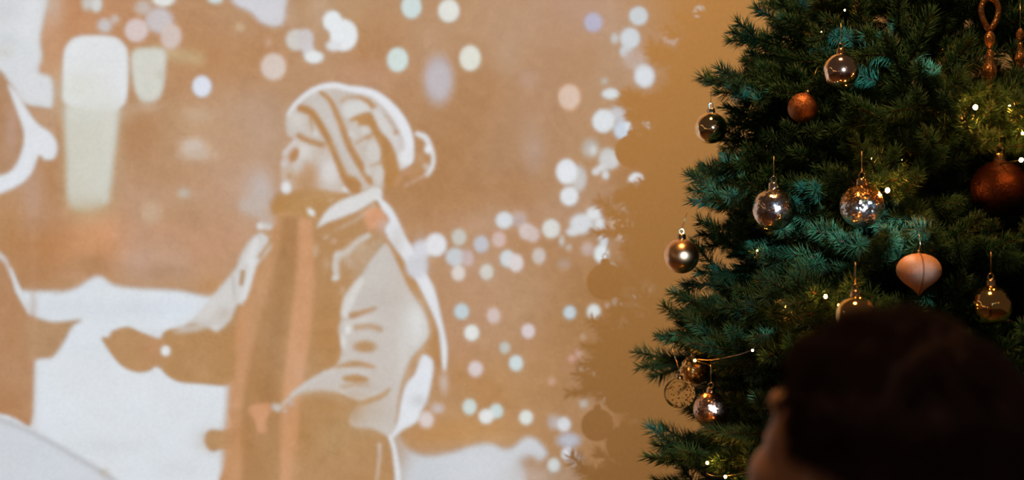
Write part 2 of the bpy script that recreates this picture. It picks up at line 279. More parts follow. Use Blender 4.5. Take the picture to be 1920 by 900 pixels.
    L = [(555, 75, 20, 20, (214, 204, 188), 5), (572, 72, 16, 18, (212, 196, 190), 5), (577, 92, 12, 14, (214, 200, 196), 5), (588, 107, 18, 12, (228, 232, 228), 4), (623, 40, 18, 20, (230, 235, 234), 4), (644, 66, 26, 30, (230, 235, 235), 4), (625, 86, 14, 10, (222, 222, 222), 5),
         (512, 125, 24, 26, (228, 198, 176), 6), (771, 12, 19, 23, (202, 224, 218), 4), (745, 112, 20, 23, (206, 228, 218), 4), (822, 150, 27, 44, (198, 184, 184), 13), (841, 20, 20, 22, (228, 228, 212), 4), (881, 109, 20, 24, (230, 228, 204), 4), (1112, 42, 17, 18, (180, 174, 192), 5),
         (1197, 30, 18, 18, (204, 208, 208), 4), (1181, 72, 19, 20, (208, 212, 213), 5), (1152, 72, 7, 10, (204, 196, 184), 4), (1174, 97, 12, 12, (206, 210, 210), 4), (1190, 112, 22, 20, (202, 174, 152), 9), (1208, 143, 19, 21, (218, 220, 222), 7),
         (1145, 176, 17, 10, (216, 222, 220), 3), (1133, 152, 7, 7, (196, 182, 160), 4), (1067, 182, 21, 24, (236, 190, 154), 4), (1158, 214, 18, 14, (204, 196, 194), 7), (1131, 227, 21, 22, (220, 224, 224), 4), (1166, 244, 16, 18, (196, 210, 226), 5), (1177, 236, 7, 8, (218, 226, 228), 3), (1222, 228, 18, 17, (206, 212, 214), 5),
         (1107, 278, 16, 18, (196, 180, 160), 8), (1140, 296, 17, 19, (208, 202, 190), 6), (1112, 282, 6, 8, (214, 210, 200), 4), (1085, 335, 15, 24, (206, 196, 186), 6), (1062, 322, 20, 24, (226, 228, 232), 4), (1067, 368, 17, 18, (222, 226, 226), 4), (1143, 304, 18, 14, (212, 206, 200), 6),
         (1117, 322, 8, 7, (216, 214, 208), 3), (1126, 315, 8, 6, (218, 216, 212), 3), (1135, 328, 7, 9, (214, 214, 212), 3), (1193, 340, 16, 17, (226, 230, 232), 4), (973, 412, 15, 16, (198, 172, 158), 7), (945, 413, 16, 16, (214, 218, 222), 5), (987, 434, 15, 16, (222, 194, 180), 4), (999, 440, 13, 15, (220, 188, 174), 5), (1033, 429, 17, 18, (220, 218, 206), 4),
         (790, 468, 18, 16, (212, 212, 222), 8), (780, 500, 20, 22, (208, 206, 212), 8), (817, 459, 20, 22, (226, 226, 230), 5), (860, 445, 14, 16, (208, 198, 178), 4), (902, 458, 14, 16, (194, 190, 194), 4), (935, 449, 13, 15, (222, 182, 164), 4), (853, 482, 18, 17, (198, 204, 206), 5), (876, 484, 12, 16, (208, 178, 168), 5), (859, 512, 13, 15, (228, 210, 194), 4),
         (912, 510, 13, 15, (216, 206, 186), 4), (951, 485, 14, 16, (206, 214, 216), 4), (967, 493, 14, 17, (226, 208, 202), 4), (1010, 480, 13, 16, (212, 192, 176), 4), (1090, 420, 22, 19, (214, 216, 218), 6), (1113, 400, 14, 12, (220, 222, 222), 4), (1073, 435, 12, 8, (216, 216, 214), 4), (1124, 426, 10, 20, (220, 224, 226), 5), (1132, 450, 8, 16, (206, 212, 216), 4),
         (1127, 476, 14, 17, (220, 228, 226), 4), (1053, 452, 5, 10, (208, 200, 188), 4), (1066, 464, 5, 6, (202, 190, 176), 4), (1101, 467, 12, 13, (204, 174, 156), 6), (1148, 499, 6, 7, (194, 176, 150), 3), (1057, 495, 12, 10, (186, 155, 130), 6),
         (1168, 408, 5, 17, (214, 216, 216), 4), (1178, 422, 14, 10, (218, 222, 222), 4), (1166, 440, 7, 12, (212, 212, 210), 4), (1172, 388, 8, 6, (206, 200, 190), 4), (1196, 390, 6, 6, (190, 172, 150), 4), (1200, 441, 10, 12, (206, 186, 172), 5),
         (1213, 462, 14, 8, (214, 220, 226), 3), (1226, 452, 12, 12, (220, 226, 234), 3), (1244, 438, 8, 18, (216, 222, 228), 3), (1218, 484, 7, 6, (196, 184, 170), 4), (1240, 498, 8, 14, (206, 212, 216), 4), (1246, 510, 5, 10, (200, 206, 210), 3), (1195, 552, 11, 12, (198, 206, 200), 4), (1165, 568, 6, 6, (190, 172, 150), 4),
         (1155, 567, 6, 7, (196, 190, 182), 3), (1140, 574, 5, 5, (204, 182, 170), 3), (865, 584, 14, 15, (188, 208, 212), 4), (925, 592, 13, 15, (222, 188, 172), 5), (1068, 586, 12, 13, (190, 208, 214), 4), (1113, 585, 13, 15, (218, 222, 214), 4), (884, 624, 14, 15, (228, 228, 218), 4), (990, 621, 13, 14, (226, 198, 194), 4), (946, 652, 10, 11, (196, 194, 178), 4),
         (967, 681, 13, 15, (202, 218, 216), 4), (891, 692, 14, 15, (226, 198, 192), 5), (1072, 673, 7, 7, (206, 156, 136), 3), (1085, 663, 6, 8, (204, 164, 142), 4), (1093, 632, 5, 6, (196, 160, 126), 3), (1145, 745, 11, 10, (190, 188, 192), 5), (1120, 703, 7, 7, (196, 162, 140), 4), (1094, 757, 8, 8, (190, 172, 152), 5), (1034, 715, 7, 8, (200, 158, 126), 4),
         (880, 763, 13, 15, (204, 218, 206), 4), (930, 771, 13, 14, (198, 218, 212), 4), (911, 781, 14, 14, (228, 228, 222), 4), (986, 783, 13, 14, (222, 224, 210), 4), (799, 787, 14, 16, (228, 202, 190), 6), (820, 766, 12, 10, (206, 182, 166), 6), (832, 718, 8, 20, (204, 178, 156), 7), (1038, 792, 12, 14, (192, 172, 158), 7), (1057, 796, 13, 14, (216, 214, 216), 5),
         (1066, 826, 22, 14, (186, 184, 192), 8), (1065, 852, 13, 13, (216, 218, 226), 4), (1080, 862, 12, 12, (190, 190, 196), 8), (1038, 872, 12, 13, (206, 210, 204), 4), (1197, 790, 7, 10, (182, 168, 148), 4), (1156, 885, 10, 5, (170, 130, 90), 4), (1178, 695, 6, 12, (180, 130, 100), 6),
         (378, 162, 18, 20, (216, 222, 238), 4), (306, -4, 22, 16, (230, 230, 220), 5), (403, -6, 16, 13, (210, 220, 216), 5), (298, 38, 26, 24, (208, 192, 188), 8), (268, 14, 16, 14, (206, 184, 166), 8), (255, 57, 22, 22, (226, 194, 182), 5), (320, 68, 20, 24, (224, 192, 174), 6), (196, 48, 14, 13, (208, 194, 186), 7), (215, 36, 8, 8, (206, 182, 164), 5),
         (162, 6, 9, 14, (208, 198, 182), 6), (180, 8, 11, 15, (214, 214, 204), 5), (362, 275, 24, 16, (216, 186, 158), 10), (368, 290, 30, 10, (210, 180, 150), 10), (372, 215, 30, 14, (202, 168, 132), 12), (345, 362, 10, 8, (200, 186, 162), 8), (282, 398, 20, 20, (206, 172, 138), 12), (1262, 72, 22, 16, (212, 184, 166), 9), (1258, 70, 6, 4, (196, 156, 120), 4),
         (1312, 24, 12, 14, (216, 222, 214), 5), (1324, 46, 9, 12, (208, 200, 190), 5), (1336, 60, 6, 9, (204, 186, 170), 5), (502, 80, 6, 9, (208, 170, 140), 4), (450, 52, 8, 8, (204, 172, 134), 5)]
    for x, y, rx, ry, c, s in L: D(x, y, rx, ry, c, s)
    # film frame continues to the right, behind the fir
    for x, y, rx, ry, c, s in [(1385, 128, 30, 26, (218, 230, 232), 6), (1428, 196, 26, 26, (218, 236, 234), 6), (1330, 455, 24, 14, (214, 226, 232), 6), (1400, 470, 46, 20, (205, 226, 232), 10), (1300, 520, 30, 18, (190, 206, 214), 10),
                               (1290, 430, 30, 26, (200, 214, 218), 8), (1255, 420, 26, 40, (150, 160, 160), 20), (1340, 640, 30, 18, (140, 150, 152), 16), (1190, 655, 20, 24, (150, 158, 160), 14)]:
        D(x, y, rx, ry, c, s, .9)
    return IMG
BLUR = 1; SLIDE = 1
def ambient(px, py):
    """light the warm ceiling lamp already puts on the wall (linear)"""
    u = (np.clip(px, -240, 1160)-700)/700; v = (py-450)/450
    C = [[-1.1408, 0.3496, -0.2896, -0.2139, -0.0889, -0.0118, -0.0844, 0.0528, 0.0051, 0.0046], [-1.9191, 0.3474, -0.2969, -0.203, -0.087, -0.0144, -0.082, 0.0529, 0.0064, 0.0047], [-3.1484, 0.2883, -0.2811, -0.181, -0.0939, -0.0135, -0.0913, 0.039, 0.0077, 0.0029]]
    B = [np.ones(u.shape), u, v, u*u, u*v, v*v, u**3, u*u*v, u*v*v, v**3]
    return np.stack([np.exp(sum(c*b for c, b in zip(k, B))) for k in C], -1)
_w, _m, _d = (228, 238, 242), (190, 205, 208), (140, 155, 155)
TREE_LIGHT = [  # slide spots added to light fir and baubles (where they land, size, colour, softness)
 (1690, 48, 2.05, 15, 20, _w, 4), (1741, 122, 2.05, 18, 22, _w, 4), (1312, 372, 2.28, 18, 30, _m, 8), (1345, 338, 2.30, 10, 7, _m, 5), (1378, 372, 2.26, 10, 8, _d, 5),
 (1520, 408, 2.02, 52, 14, _w, 8), (1560, 452, 2.0, 66, 34, _m, 14), (1500, 440, 2.05, 30, 20, _m, 12), (1712, 408, 1.93, 56, 18, _w, 8), (1720, 440, 1.93, 30, 24, _m, 12), (1560, 485, 2.0, 40, 20, _d, 14),
 (1456, 400, 2.05, 26, 20, _w, 8), (1618, 402, 1.96, 36, 22, _w, 8), (1335, 240, 2.27, 16, 16, _w, 6), (1579, 132, 2.0, 18, 18, _w, 6), (1282, 482, 2.29, 18, 12, _m, 8), (1734, 506, 1.92, 30, 24, (80, 85, 90), 14),
 (1345, 765, 2.22, 20, 14, _w, 6), (1276, 742, 2.27, 16, 14, _w, 6), (1275, 630, 2.26, 32, 16, _m, 12), (1352, 232, 2.25, 12, 14, _m, 8), (1440, 500, 2.10, 60, 40, (95, 108, 104), 30), (1330, 640, 2.20, 60, 30, (90, 104, 100), 30),
 (1755, 560, 1.93, 16, 12, _d, 8), (1440, 620, 2.05, 14, 8, _m, 6), (1860, 574, 1.9, 14, 14, _m, 6), (1330, 560, 2.2, 50, 30, (80, 92, 90), 30), (1720, 470, 1.9, 12, 18, _d, 8)]
# ---------------------------------------------------------------- helpers
def lin(c):
    return tuple(((v/255)/12.92 if v/255 <= .04045 else ((v/255+.055)/1.055)**2.4) for v in c)
def tag(o, label=None, cat=None, group=None, kind=None):
    for k, v in (('label', label), ('category', cat), ('group', group), ('kind', kind)):
        if v: o[k] = v
    return o
def empty(name, loc, label, cat, group=None):
    o = bpy.data.objects.new(name, None); COL.objects.link(o); o.location = loc; o.empty_display_size = .05
    return tag(o, label, cat, group)
def mesh(name, V, F, mats, parent=None, smooth=True, mi=None):
    me = bpy.data.meshes.new(name); me.from_pydata([tuple(v) for v in V], [], [tuple(f) for f in F])
    for m in (mats if isinstance(mats, (list, tuple)) else [mats]): me.materials.append(m)
    if mi is not None: me.polygons.foreach_set('material_index', mi)
    if smooth: me.polygons.foreach_set('use_smooth', [True]*len(me.polygons))
    me.update()
    o = bpy.data.objects.new(name, me); COL.objects.link(o)
    if parent: o.parent = parent
    return o
class MB:
    def __init__(s): s.V = []; s.F = []
    def add(s, V, F):
        n = len(s.V); s.V += [Vector(v) for v in V]; s.F += [tuple(i+n for i in f) for f in F]; return s
    def lathe(s, prof, n=40, c=(0, 0, 0), rib=None):
        V = []; F = []; c = Vector(c)
        for (r, z) in prof:
            for k in range(n):
                a = 2*math.pi*k/n; q = r*(1+(rib(a, z) if rib else 0))
                V.append(c+Vector((q*math.cos(a), q*math.sin(a), z)))
        for i in range(len(prof)-1):
            for k in range(n):
                F.append((i*n+k, i*n+(k+1) % n, (i+1)*n+(k+1) % n, (i+1)*n+k))
        F.append(tuple(range(n-1, -1, -1))); m = (len(prof)-1)*n; F.append(tuple(m+k for k in range(n)))
        return s.add(V, F)
    def ell(s, c, r, M=None, nu=24, nv=14):
        V = []; F = []; c = Vector(c)
        for j in range(1, nv):
            t = math.pi*j/nv
            for k in range(nu):
                a = 2*math.pi*k/nu
                p = Vector((r[0]*math.sin(t)*math.cos(a), r[1]*math.sin(t)*math.sin(a), r[2]*math.cos(t)))
                V.append(c+(M @ p if M else p))
        for j in range(nv-2):
            for k in range(nu):
                F.append((j*nu+k, (j+1)*nu+k, (j+1)*nu+(k+1) % nu, j*nu+(k+1) % nu))
        t0 = len(V); p = Vector((0, 0, r[2])); V.append(c+(M @ p if M else p)); V.append(c-(M @ p if M else p))
        for k in range(nu):
            F.append((t0, k, (k+1) % nu)); b = (nv-2)*nu; F.append((t0+1, b+(k+1) % nu, b+k))
        return s.add(V, F)
    def tube(s, pts, rad, n=8, closed=False):
        pts = [Vector(p) for p in pts]; m = len(pts)
        if not hasattr(rad, '__len__'): rad = [rad]*m
        V = []; F = []; up = Vector((0, 0, 1)); prev = None
        for i in range(m):
            a = pts[(i-1) % m] if (closed or i > 0) else pts[0]; b = pts[(i+1) % m] if (closed or i < m-1) else pts[-1]
            t = (b-a).normalized()
            if prev is None:
                u = t.cross(up)
                if u.length < .1: u = t.cross(Vector((1, 0, 0)))
                u.normalize()
            else:
                u = prev-t*prev.dot(t); u.normalize()
            prev = u; w = t.cross(u)
            for k in range(n):
                q = 2*math.pi*k/n; V.append(pts[i]+(u*math.cos(q)+w*math.sin(q))*rad[i])
        for i in range(m if closed else m-1):
            j = (i+1) % m
            for k in range(n): F.append((i*n+k, i*n+(k+1) % n, j*n+(k+1) % n, j*n+k))
        if not closed: F.append(tuple(range(n-1, -1, -1))); F.append(tuple((m-1)*n+k for k in range(n)))
        return s.add(V, F)
    def box(s, a, b):
        x0, y0, z0 = a; x1, y1, z1 = b
        return s.add([(x0, y0, z0), (x1, y0, z0), (x1, y1, z0), (x0, y1, z0), (x0, y0, z1), (x1, y0, z1), (x1, y1, z1), (x0, y1, z1)],
                     [(0, 3, 2, 1), (4, 5, 6, 7), (0, 1, 5, 4), (1, 2, 6, 5), (2, 3, 7, 6), (3, 0, 4, 7)])
    def build(s, name, mats, parent=None, smooth=True):
        return mesh(name, s.V, s.F, mats, parent, smooth)
# ---------------------------------------------------------------- materials
def mat(name, col, rough=.6, metal=0, **kw):
    m = bpy.data.materials.new(name); m.use_nodes = True
    b = m.node_tree.nodes['Principled BSDF']
    b.inputs['Base Color'].default_value = (*col, 1); b.inputs['Roughness'].default_value = rough; b.inputs['Metallic'].default_value = metal
    for k, v in kw.items(): b.inputs[k.replace('_', ' ')].default_value = v
    return m
def nd(m, t, **kw):
    n = m.node_tree.nodes.new(t)
    for k, v in kw.items():
        if hasattr(n, k) and not k.startswith('i_'): setattr(n, k, v)
    return n
def lk(m, a, b): m.node_tree.links.new(a, b)
def noisy(m, col, amt, scale, coord='Object', bump=0, bscale=None, detail=3):
    N = m.node_tree.nodes; b = N['Principled BSDF']
    if coord == 'World':
        g = nd(m, 'ShaderNodeNewGeometry'); cs = g.outputs['Position']
    else:
        g = nd(m, 'ShaderNodeTexCoord'); cs = g.outputs[coord]
    t = nd(m, 'ShaderNodeTexNoise'); t.inputs['Scale'].default_value = scale; t.inputs['Detail'].default_value = detail
    lk(m, cs, t.inputs['Vector'])
    r = nd(m, 'ShaderNodeMapRange'); r.inputs[1].default_value = .25; r.inputs[2].default_value = .75; r.inputs[3].default_value = 1-amt; r.inputs[4].default_value = 1+amt
    lk(m, t.outputs['Fac'], r.inputs[0])
    v = nd(m, 'ShaderNodeVectorMath', operation='SCALE'); v.inputs[0].default_value = col
    lk(m, r.outputs[0], v.inputs['Scale']); lk(m, v.outputs[0], b.inputs['Base Color'])
    if bump:
        t2 = nd(m, 'ShaderNodeTexNoise'); t2.inputs['Scale'].default_value = bscale or scale; lk(m, cs, t2.inputs['Vector'])
        bp = nd(m, 'ShaderNodeBump'); bp.inputs['Strength'].default_value = bump; bp.inputs['Distance'].default_value = .001
        lk(m, t2.outputs['Fac'], bp.inputs['Height']); lk(m, bp.outputs[0], b.inputs['Normal'])
    return m
def glitter(name, col, rough, amt, scale=500, col2=None, metal=1, split=None):
    """tiny flakes: every cell has its own tilt and its own brightness"""
    m = mat(name, col, rough, metal); b = m.node_tree.nodes['Principled BSDF']
    tc = nd(m, 'ShaderNodeTexCoord'); v = nd(m, 'ShaderNodeTexVoronoi'); v.inputs['Scale'].default_value = scale
    lk(m, tc.outputs['Object'], v.inputs['Vector'])
    s = nd(m, 'ShaderNodeVectorMath', operation='SUBTRACT'); lk(m, v.outputs['Color'], s.inputs[0]); s.inputs[1].default_value = (.5, .5, .5)
    k = nd(m, 'ShaderNodeVectorMath', operation='SCALE'); lk(m, s.outputs[0], k.inputs[0]); k.inputs['Scale'].default_value = amt
    g = nd(m, 'ShaderNodeNewGeometry'); a = nd(m, 'ShaderNodeVectorMath', operation='ADD'); lk(m, g.outputs['Normal'], a.inputs[0]); lk(m, k.outputs[0], a.inputs[1])
    n = nd(m, 'ShaderNodeVectorMath', operation='NORMALIZE'); lk(m, a.outputs[0], n.inputs[0]); lk(m, n.outputs[0], b.inputs['Normal'])
    if col2:
        mx = nd(m, 'ShaderNodeMix', data_type='RGBA'); mx.inputs[6].default_value = (*col, 1); mx.inputs[7].default_value = (*col2, 1)
        if split is None:
            sp = nd(m, 'ShaderNodeSeparateColor'); lk(m, v.outputs['Color'], sp.inputs[0]); lk(m, sp.outputs[0], mx.inputs[0])
        else:
            sp = nd(m, 'ShaderNodeSeparateXYZ'); lk(m, tc.outputs['Object'], sp.inputs[0])
            r = nd(m, 'ShaderNodeMapRange'); r.inputs[1].default_value = split-.003; r.inputs[2].default_value = split+.003; lk(m, sp.outputs[2], r.inputs[0]); lk(m, r.outputs[0], mx.inputs[0])
        lk(m, mx.outputs[2], b.inputs['Base Color'])
    return m
WCOL = (.80, .76, .70)
m_wall = noisy(mat('painted_plaster', WCOL, .85), WCOL, .09, 420, 'World', .25, 160, 2)
m_floor = noisy(mat('oak_floor', (.2, .11, .06), .4), (.2, .11, .06), .3, 6)
m_needle = noisy(mat('fir_needles', (.03, .11, .065), .55), (.020, .105, .050), .45, 22, 'World')
m_bark = noisy(mat('brown_stem', (.035, .02, .012), .8), (.035, .02, .012), .3, 60)
m_gold = mat('polished_gold', (.95, .76, .48), .07, 1)
m_gold2 = mat('bright_gold', (.98, .68, .28), .09, 1)
m_rose = mat('rose_gold', (.95, .72, .60), .10, 1)
m_satin = mat('satin_copper', (.92, .62, .40), .30, 1)
m_copper = glitter('copper_glitter', (.42, .15, .07), .5, .5, 900, (.62, .27, .14), .8)
m_cop2 = glitter('large_copper_glitter', (.05, .018, .010), .5, .5, 700, (.12, .045, .022), .8)  # copper with the shadow between the branches put into its colour
m_silver = glitter('silver_crackle', (.60, .50, .48), .16, .22, 260, (.78, .72, .74))
m_two = glitter('silver_and_gold_frost', (.72, .74, .80), .2, .5, 380, (.66, .36, .16), 1, .004)
m_rose2 = glitter('rose_crackle', (.70, .46, .34), .26, .35, 330, (.75, .52, .42))
m_gglit = glitter('gold_glitter', (.75, .40, .10), .2, .9, 260, (.95, .6, .22))
m_fleck = glitter('gold_fleck_glass', (.8, .5, .2), .12, .8, 300)
m_cap = mat('cap_metal', (.75, .55, .35), .2, 1)
m_scap = mat('silver_cap_metal', (.8, .76, .76), .15, 1)
m_wire = mat('thin_brass_wire', (.7, .55, .3), .3, 1)
m_paper = noisy(mat('peach_paper', (.72, .42, .28), .6), (.72, .42, .28), .08, 300)
m_seam = mat('dark_peach_fold', (.42, .17, .08), .8)
m_cord = mat('green_cable', (.01, .02, .012), .5)
m_skin = noisy(mat('skin', (.62, .35, .25), .5), (.62, .35, .25), .08, 40)
m_hair = mat('dark_brown_hair', (.032, .015, .011), .8, Specular_IOR_Level=.15)
m_shirt = noisy(mat('dark_jumper', (.02, .02, .025), .9), (.02, .02, .025), .3, 200)
m_jean = noisy(mat('dark_trousers', (.015, .018, .03), .9), (.015, .018, .03), .3, 200)
m_shoe = mat('shoe_leather', (.02, .015, .012), .5)
m_black = mat('black_casing', (.01, .01, .01), .6)
m_glass = mat('clear_amber_glass', (1, .94, .82), .02, 0, IOR=1.045, Transmission_Weight=1.0)
m_bulb = mat('lit_lamp', (0, 0, 0), .5); b = m_bulb.node_tree.nodes['Principled BSDF']
b.inputs['Emission Color'].default_value = (1, .27, .035, 1); b.inputs['Emission Strength'].default_value = 900
# ---------------------------------------------------------------- room shell
tag(MB().box((-4, WALL, -.0), (4, WALL+.12, 3.6)).build('wall_back', m_wall, smooth=False), 'tan plaster wall behind the film picture and the fir', kind='structure')
tag(MB().box((-4, -3, -.1), (4, WALL+.12, 0)).build('floor', m_floor, smooth=False), 'dark oak floor of the room', kind='structure')
# ---------------------------------------------------------------- film picture on the wall: flat areas of the wall that show it
def W(px, py, off=.002):
    return Vector(((px-960)/FPX*WALL, WALL-off, CZ-(py-450)/FPX*WALL))
REG = {
 'street_backdrop': [(-760, -140), (1460, -140), (1460, 940), (-760, 940)],
 'snow': [(-760, 540), (40, 545), (100, 549), (140, 541), (170, 522), (190, 519), (215, 535), (260, 541), (330, 545), (385, 556), (470, 600), (600, 850), (700, 870), (760, 845), (800, 856), (880, 838), (962, 838), (985, 820), (1026, 850), (1000, 940), (-760, 940)],
 'shop_window': [(148, 68), (208, 68), (233, 84), (240, 110), (238, 180), (225, 202), (212, 300), (196, 385), (132, 388), (124, 300), (118, 160), (118, 110), (125, 84)],
 'adult_figure': [(-240, 120), (0, 130), (30, 170), (70, 232), (95, 250), (107, 272), (102, 296), (72, 296), (50, 335), (0, 370), (0, 472), (20, 500), (36, 545), (55, 598), (150, 600), (120, 640), (84, 672), (63, 690), (58, 795), (0, 778), (-240, 760)],
 'child_figure': [(556, 258), (530, 285), (526, 318), (528, 358), (500, 398), (512, 420), (620, 400), (665, 372), (662, 350), (640, 300), (620, 268)],
 'coat': [(505, 420), (478, 440), (455, 475), (438, 505), (400, 555), (372, 590), (340, 612), (303, 640), (302, 690), (330, 714), (370, 719), (420, 724), (436, 716), (430, 805), (425, 900), (424, 940), (770, 940), (746, 900), (731, 822), (745, 780), (748, 730), (760, 700), (785, 672), (826, 690), (838, 692), (836, 640), (815, 545), (776, 470), (740, 400), (714, 352), (675, 362), (612, 395), (594, 426)],
 'scarf': [(512, 412), (585, 405), (600, 430), (592, 520), (580, 640), (565, 760), (555, 900), (555, 940), (430, 940), (438, 800), (447, 680), (468, 580), (495, 480)],
 'mitten': [(190, 634), (203, 632), (210, 621), (238, 613), (262, 622), (304, 640), (302, 690), (275, 697), (250, 697), (225, 684), (205, 660)],
 'far_mitten': [(383, 826), (392, 807), (432, 806), (430, 849), (395, 846)],
 'knit_hat': [(536, 240), (536, 218), (548, 197), (572, 174), (600, 159), (628, 155), (688, 166), (716, 178), (746, 206), (766, 236), (778, 288), (756, 316), (738, 350), (700, 350), (672, 358), (655, 345), (640, 300), (622, 268), (585, 266), (558, 258)],
 'pompom': [(779, 252), (795, 252), (812, 272), (818, 300), (808, 328), (770, 335), (760, 318), (778, 296)],
}
pv = []; pf = []; names = list(REG)
for k in names:
    pts = REG[k] if k in ('street_backdrop',) else [tuple(q) for q in spline(REG[k], True, 3)]
    if k in ('snow', 'adult_figure', 'coat', 'scarf'): pts = REG[k]
    pts = [(min(1460, max(-760, a)), min(940, max(-140, b_))) for a, b_ in pts]
    n0 = len(pv); pv += [Vector((a, -b_)) for a, b_ in pts]; pf.append(list(range(n0, len(pv))))
ov, oe, of, _, _, oo = geometry.delaunay_2d_cdt(pv, [], pf, 0, 1e-4)
pic = empty('projected_film_picture', W(350, 940), 'large projected film picture of a child in knit hat on tan wall', 'projected picture')
parts = {k: [] for k in names}
for f, og in zip(of, oo):
    if og: parts[names[max(og)]].append(f)
def region(k, parent, name=None):
    used = sorted({i for f in parts[k] for i in f}); ix = {v: i for i, v in enumerate(used)}
    base = Vector((0, 0, 0)); V = [W(ov[i][0], -ov[i][1]) for i in used]
    o = mesh(name or k, V, [tuple(ix[i] for i in f) for f in parts[k]], m_wall, None, False)
    o.parent = parent
    root = parent
    while root.parent: root = root.parent
    if parent is root: o.matrix_parent_inverse = Matrix.Translation(-root.location)
    return o
for k in ('street_backdrop', 'snow', 'shop_window', 'adult_figure'): region(k, pic)
kid = region('child_figure', pic)
for k in ('coat', 'scarf', 'mitten', 'knit_hat', 'pompom'): region(k, kid)
region('far_mitten', kid, 'mitten')
# ---------------------------------------------------------------- projector (behind the picture taker): casing, stand and the slide
def s2l(a):
    a = np.clip(a/255.0, 0, 1); return np.where(a <= .04045, a/12.92, ((a+.055)/1.055)**2.4)
SD = .25/(WALL-PQ.y)
def to_film(px, py, d):
    """where on the film picture the light ends that passes the point seen at (px,py) at distance d"""
    q = P(px, py, d); k = (WALL-PQ.y)/(q.y-PQ.y); w = PQ+(q-PQ)*k
    return w.x/WALL*FPX+960, 450-(w.z-CZ)/WALL*FPX
def make_slide():
    I = paint_picture().copy(); IMG[:] = 0
    for (px, py, d, rx, ry, c, s) in TREE_LIGHT:
        x, y = to_film(px, py, d); dot(x, y, rx, ry, c, s, 1)
    for _ in range(BLUR):
        I = (np.roll(I, 1, 0)+2*I+np.roll(I, -1, 0))/4; I = (np.roll(I, 1, 1)+2*I+np.roll(I, -1, 1))/4
    lum = I.sum(2, keepdims=True)/3; pale = sm((lum-165)/35)
    I = I*(1-pale)*np.array([.955, .965, 1.0], np.float32)+(I*.55+lum*np.array([.99, 1.0, 1.02], np.float32)*.445)*pale
    g = np.random.default_rng(2)
    for st, amp in ((1, 3.0), (6, 2.0), (24, 3.0)):
        c = g.normal(0, amp, (NY//st+3, NX//st+3, 1)); yy = np.arange(NY)/st; xx = np.arange(NX)/st; y0, x0 = yy.astype(int), xx.astype(int); fy = (yy-y0)[:, None, None]; fx = (xx-x0)[None, :, None]
        c = (c[y0][:, x0]*(1-fy)+c[y0+1][:, x0]*fy)*(1-fx)+(c[y0][:, x0+1]*(1-fy)+c[y0+1][:, x0+1]*fy)*fx
        I = I+c*(1-.6*pale)*(np.array([1, 1, 1]) if st < 20 else np.array([.4, 1, 1.6]))
    T = s2l(I); T2 = s2l(IMG)
    X, Y = np.meshgrid((gx-960)/FPX*WALL, CZ-(gy-450)/FPX*WALL)
    rx = X-PQ.x; rz = Y-PQ.z; DD = WALL-PQ.y; r2 = rx**2+rz**2+DD**2
    full = (PPOW/(4*math.pi)*DD/r2**1.5/math.pi)[..., None]*np.array(PCOL)*np.array(WCOL)
    A = ambient(gx[None, :]*np.ones((NY, 1)), gy[:, None]*np.ones((1, NX)))
    k = 1-sm((gx[None, :]-1125)/(105+110*(1-sm((gy[:, None]-90)/160)))); keep = np.clip((I.sum(2)/3-166)/22, 0, 1); K = (k*(1-keep)+keep)[..., None]  # slide faded out at right, so less light reaches the fir
    T = T*np.maximum(1, A[..., :1]/np.maximum(T[..., :1], .02))**.8
    S = np.maximum((T-A)*K, T2)/full
    S = np.clip(S, 0.0, 1)*SLIDE
    print('slide max', S.max(), 'clipped', float((S > .999).mean()), 'dark', ((T-A)[:, gx < 1100] < -.01).mean((0, 1)))
    V = np.stack([PQ.x+rx*SD, np.full(X.shape, PQ.y+DD*SD), PQ.z+rz*SD], -1).reshape(-1, 3)
    i = np.arange(NX*NY).reshape(NY, NX)
    F = np.stack([i[:-1, :-1], i[1:, :-1], i[1:, 1:], i[:-1, 1:]], -1).reshape(-1, 4)
    me = bpy.data.meshes.new('film_slide'); me.vertices.add(len(V)); me.vertices.foreach_set('co', V.astype(np.float32).ravel())
    me.loops.add(F.size); me.loops.foreach_set('vertex_index', F.astype(np.int32).ravel())
    me.polygons.add(len(F)); me.polygons.foreach_set('loop_start', np.arange(0, F.size, 4, dtype=np.int32)); me.update(calc_edges=True)
    ca = me.color_attributes.new('film', 'FLOAT_COLOR', 'POINT')
    ca.data.foreach_set('color', np.concatenate([S.reshape(-1, 3), np.ones((NX*NY, 1))], 1).astype(np.float32).ravel())
    m = bpy.data.materials.new('film_dye'); m.use_nodes = True; m.node_tree.nodes.clear()
    at = nd(m, 'ShaderNodeAttribute'); at.attribute_name = 'film'; t = nd(m, 'ShaderNodeBsdfTransparent'); out = nd(m, 'ShaderNodeOutputMaterial')
    lk(m, at.outputs['Color'], t.inputs[0]); lk(m, t.outputs[0], out.inputs[0])
    me.materials.append(m)
    o = bpy.data.objects.new('film_slide', me); COL.objects.link(o)
    return o, V
prj = empty('film_projector', (PQ.x, PQ.y, 0), 'black film projector on a tall stand behind the viewer', 'projector')
inv = Matrix.Translation(-prj.location)
sl, SV = make_slide(); sl.parent = prj; sl.matrix_parent_inverse = inv
x0, x1, z0, z1 = SV[:, 0].min(), SV[:, 0].max(), SV[:, 2].min(), SV[:, 2].max(); ys = SV[0, 1]
cs = MB(); e = .0005; t = .008; xL, xR, zB, zT, yB, yF = x0-.02, PQ.x+.07, z0-.02, z1+.02, PQ.y-.10, ys+.004
cs.box((xL, yF-t, zB), (x0+e, yF, zT)).box((x1-e, yF-t, zB), (xR, yF, zT)).box((x0, yF-t, zB), (x1, yF, z0+e)).box((x0, yF-t, z1-e), (x1, yF, zT))
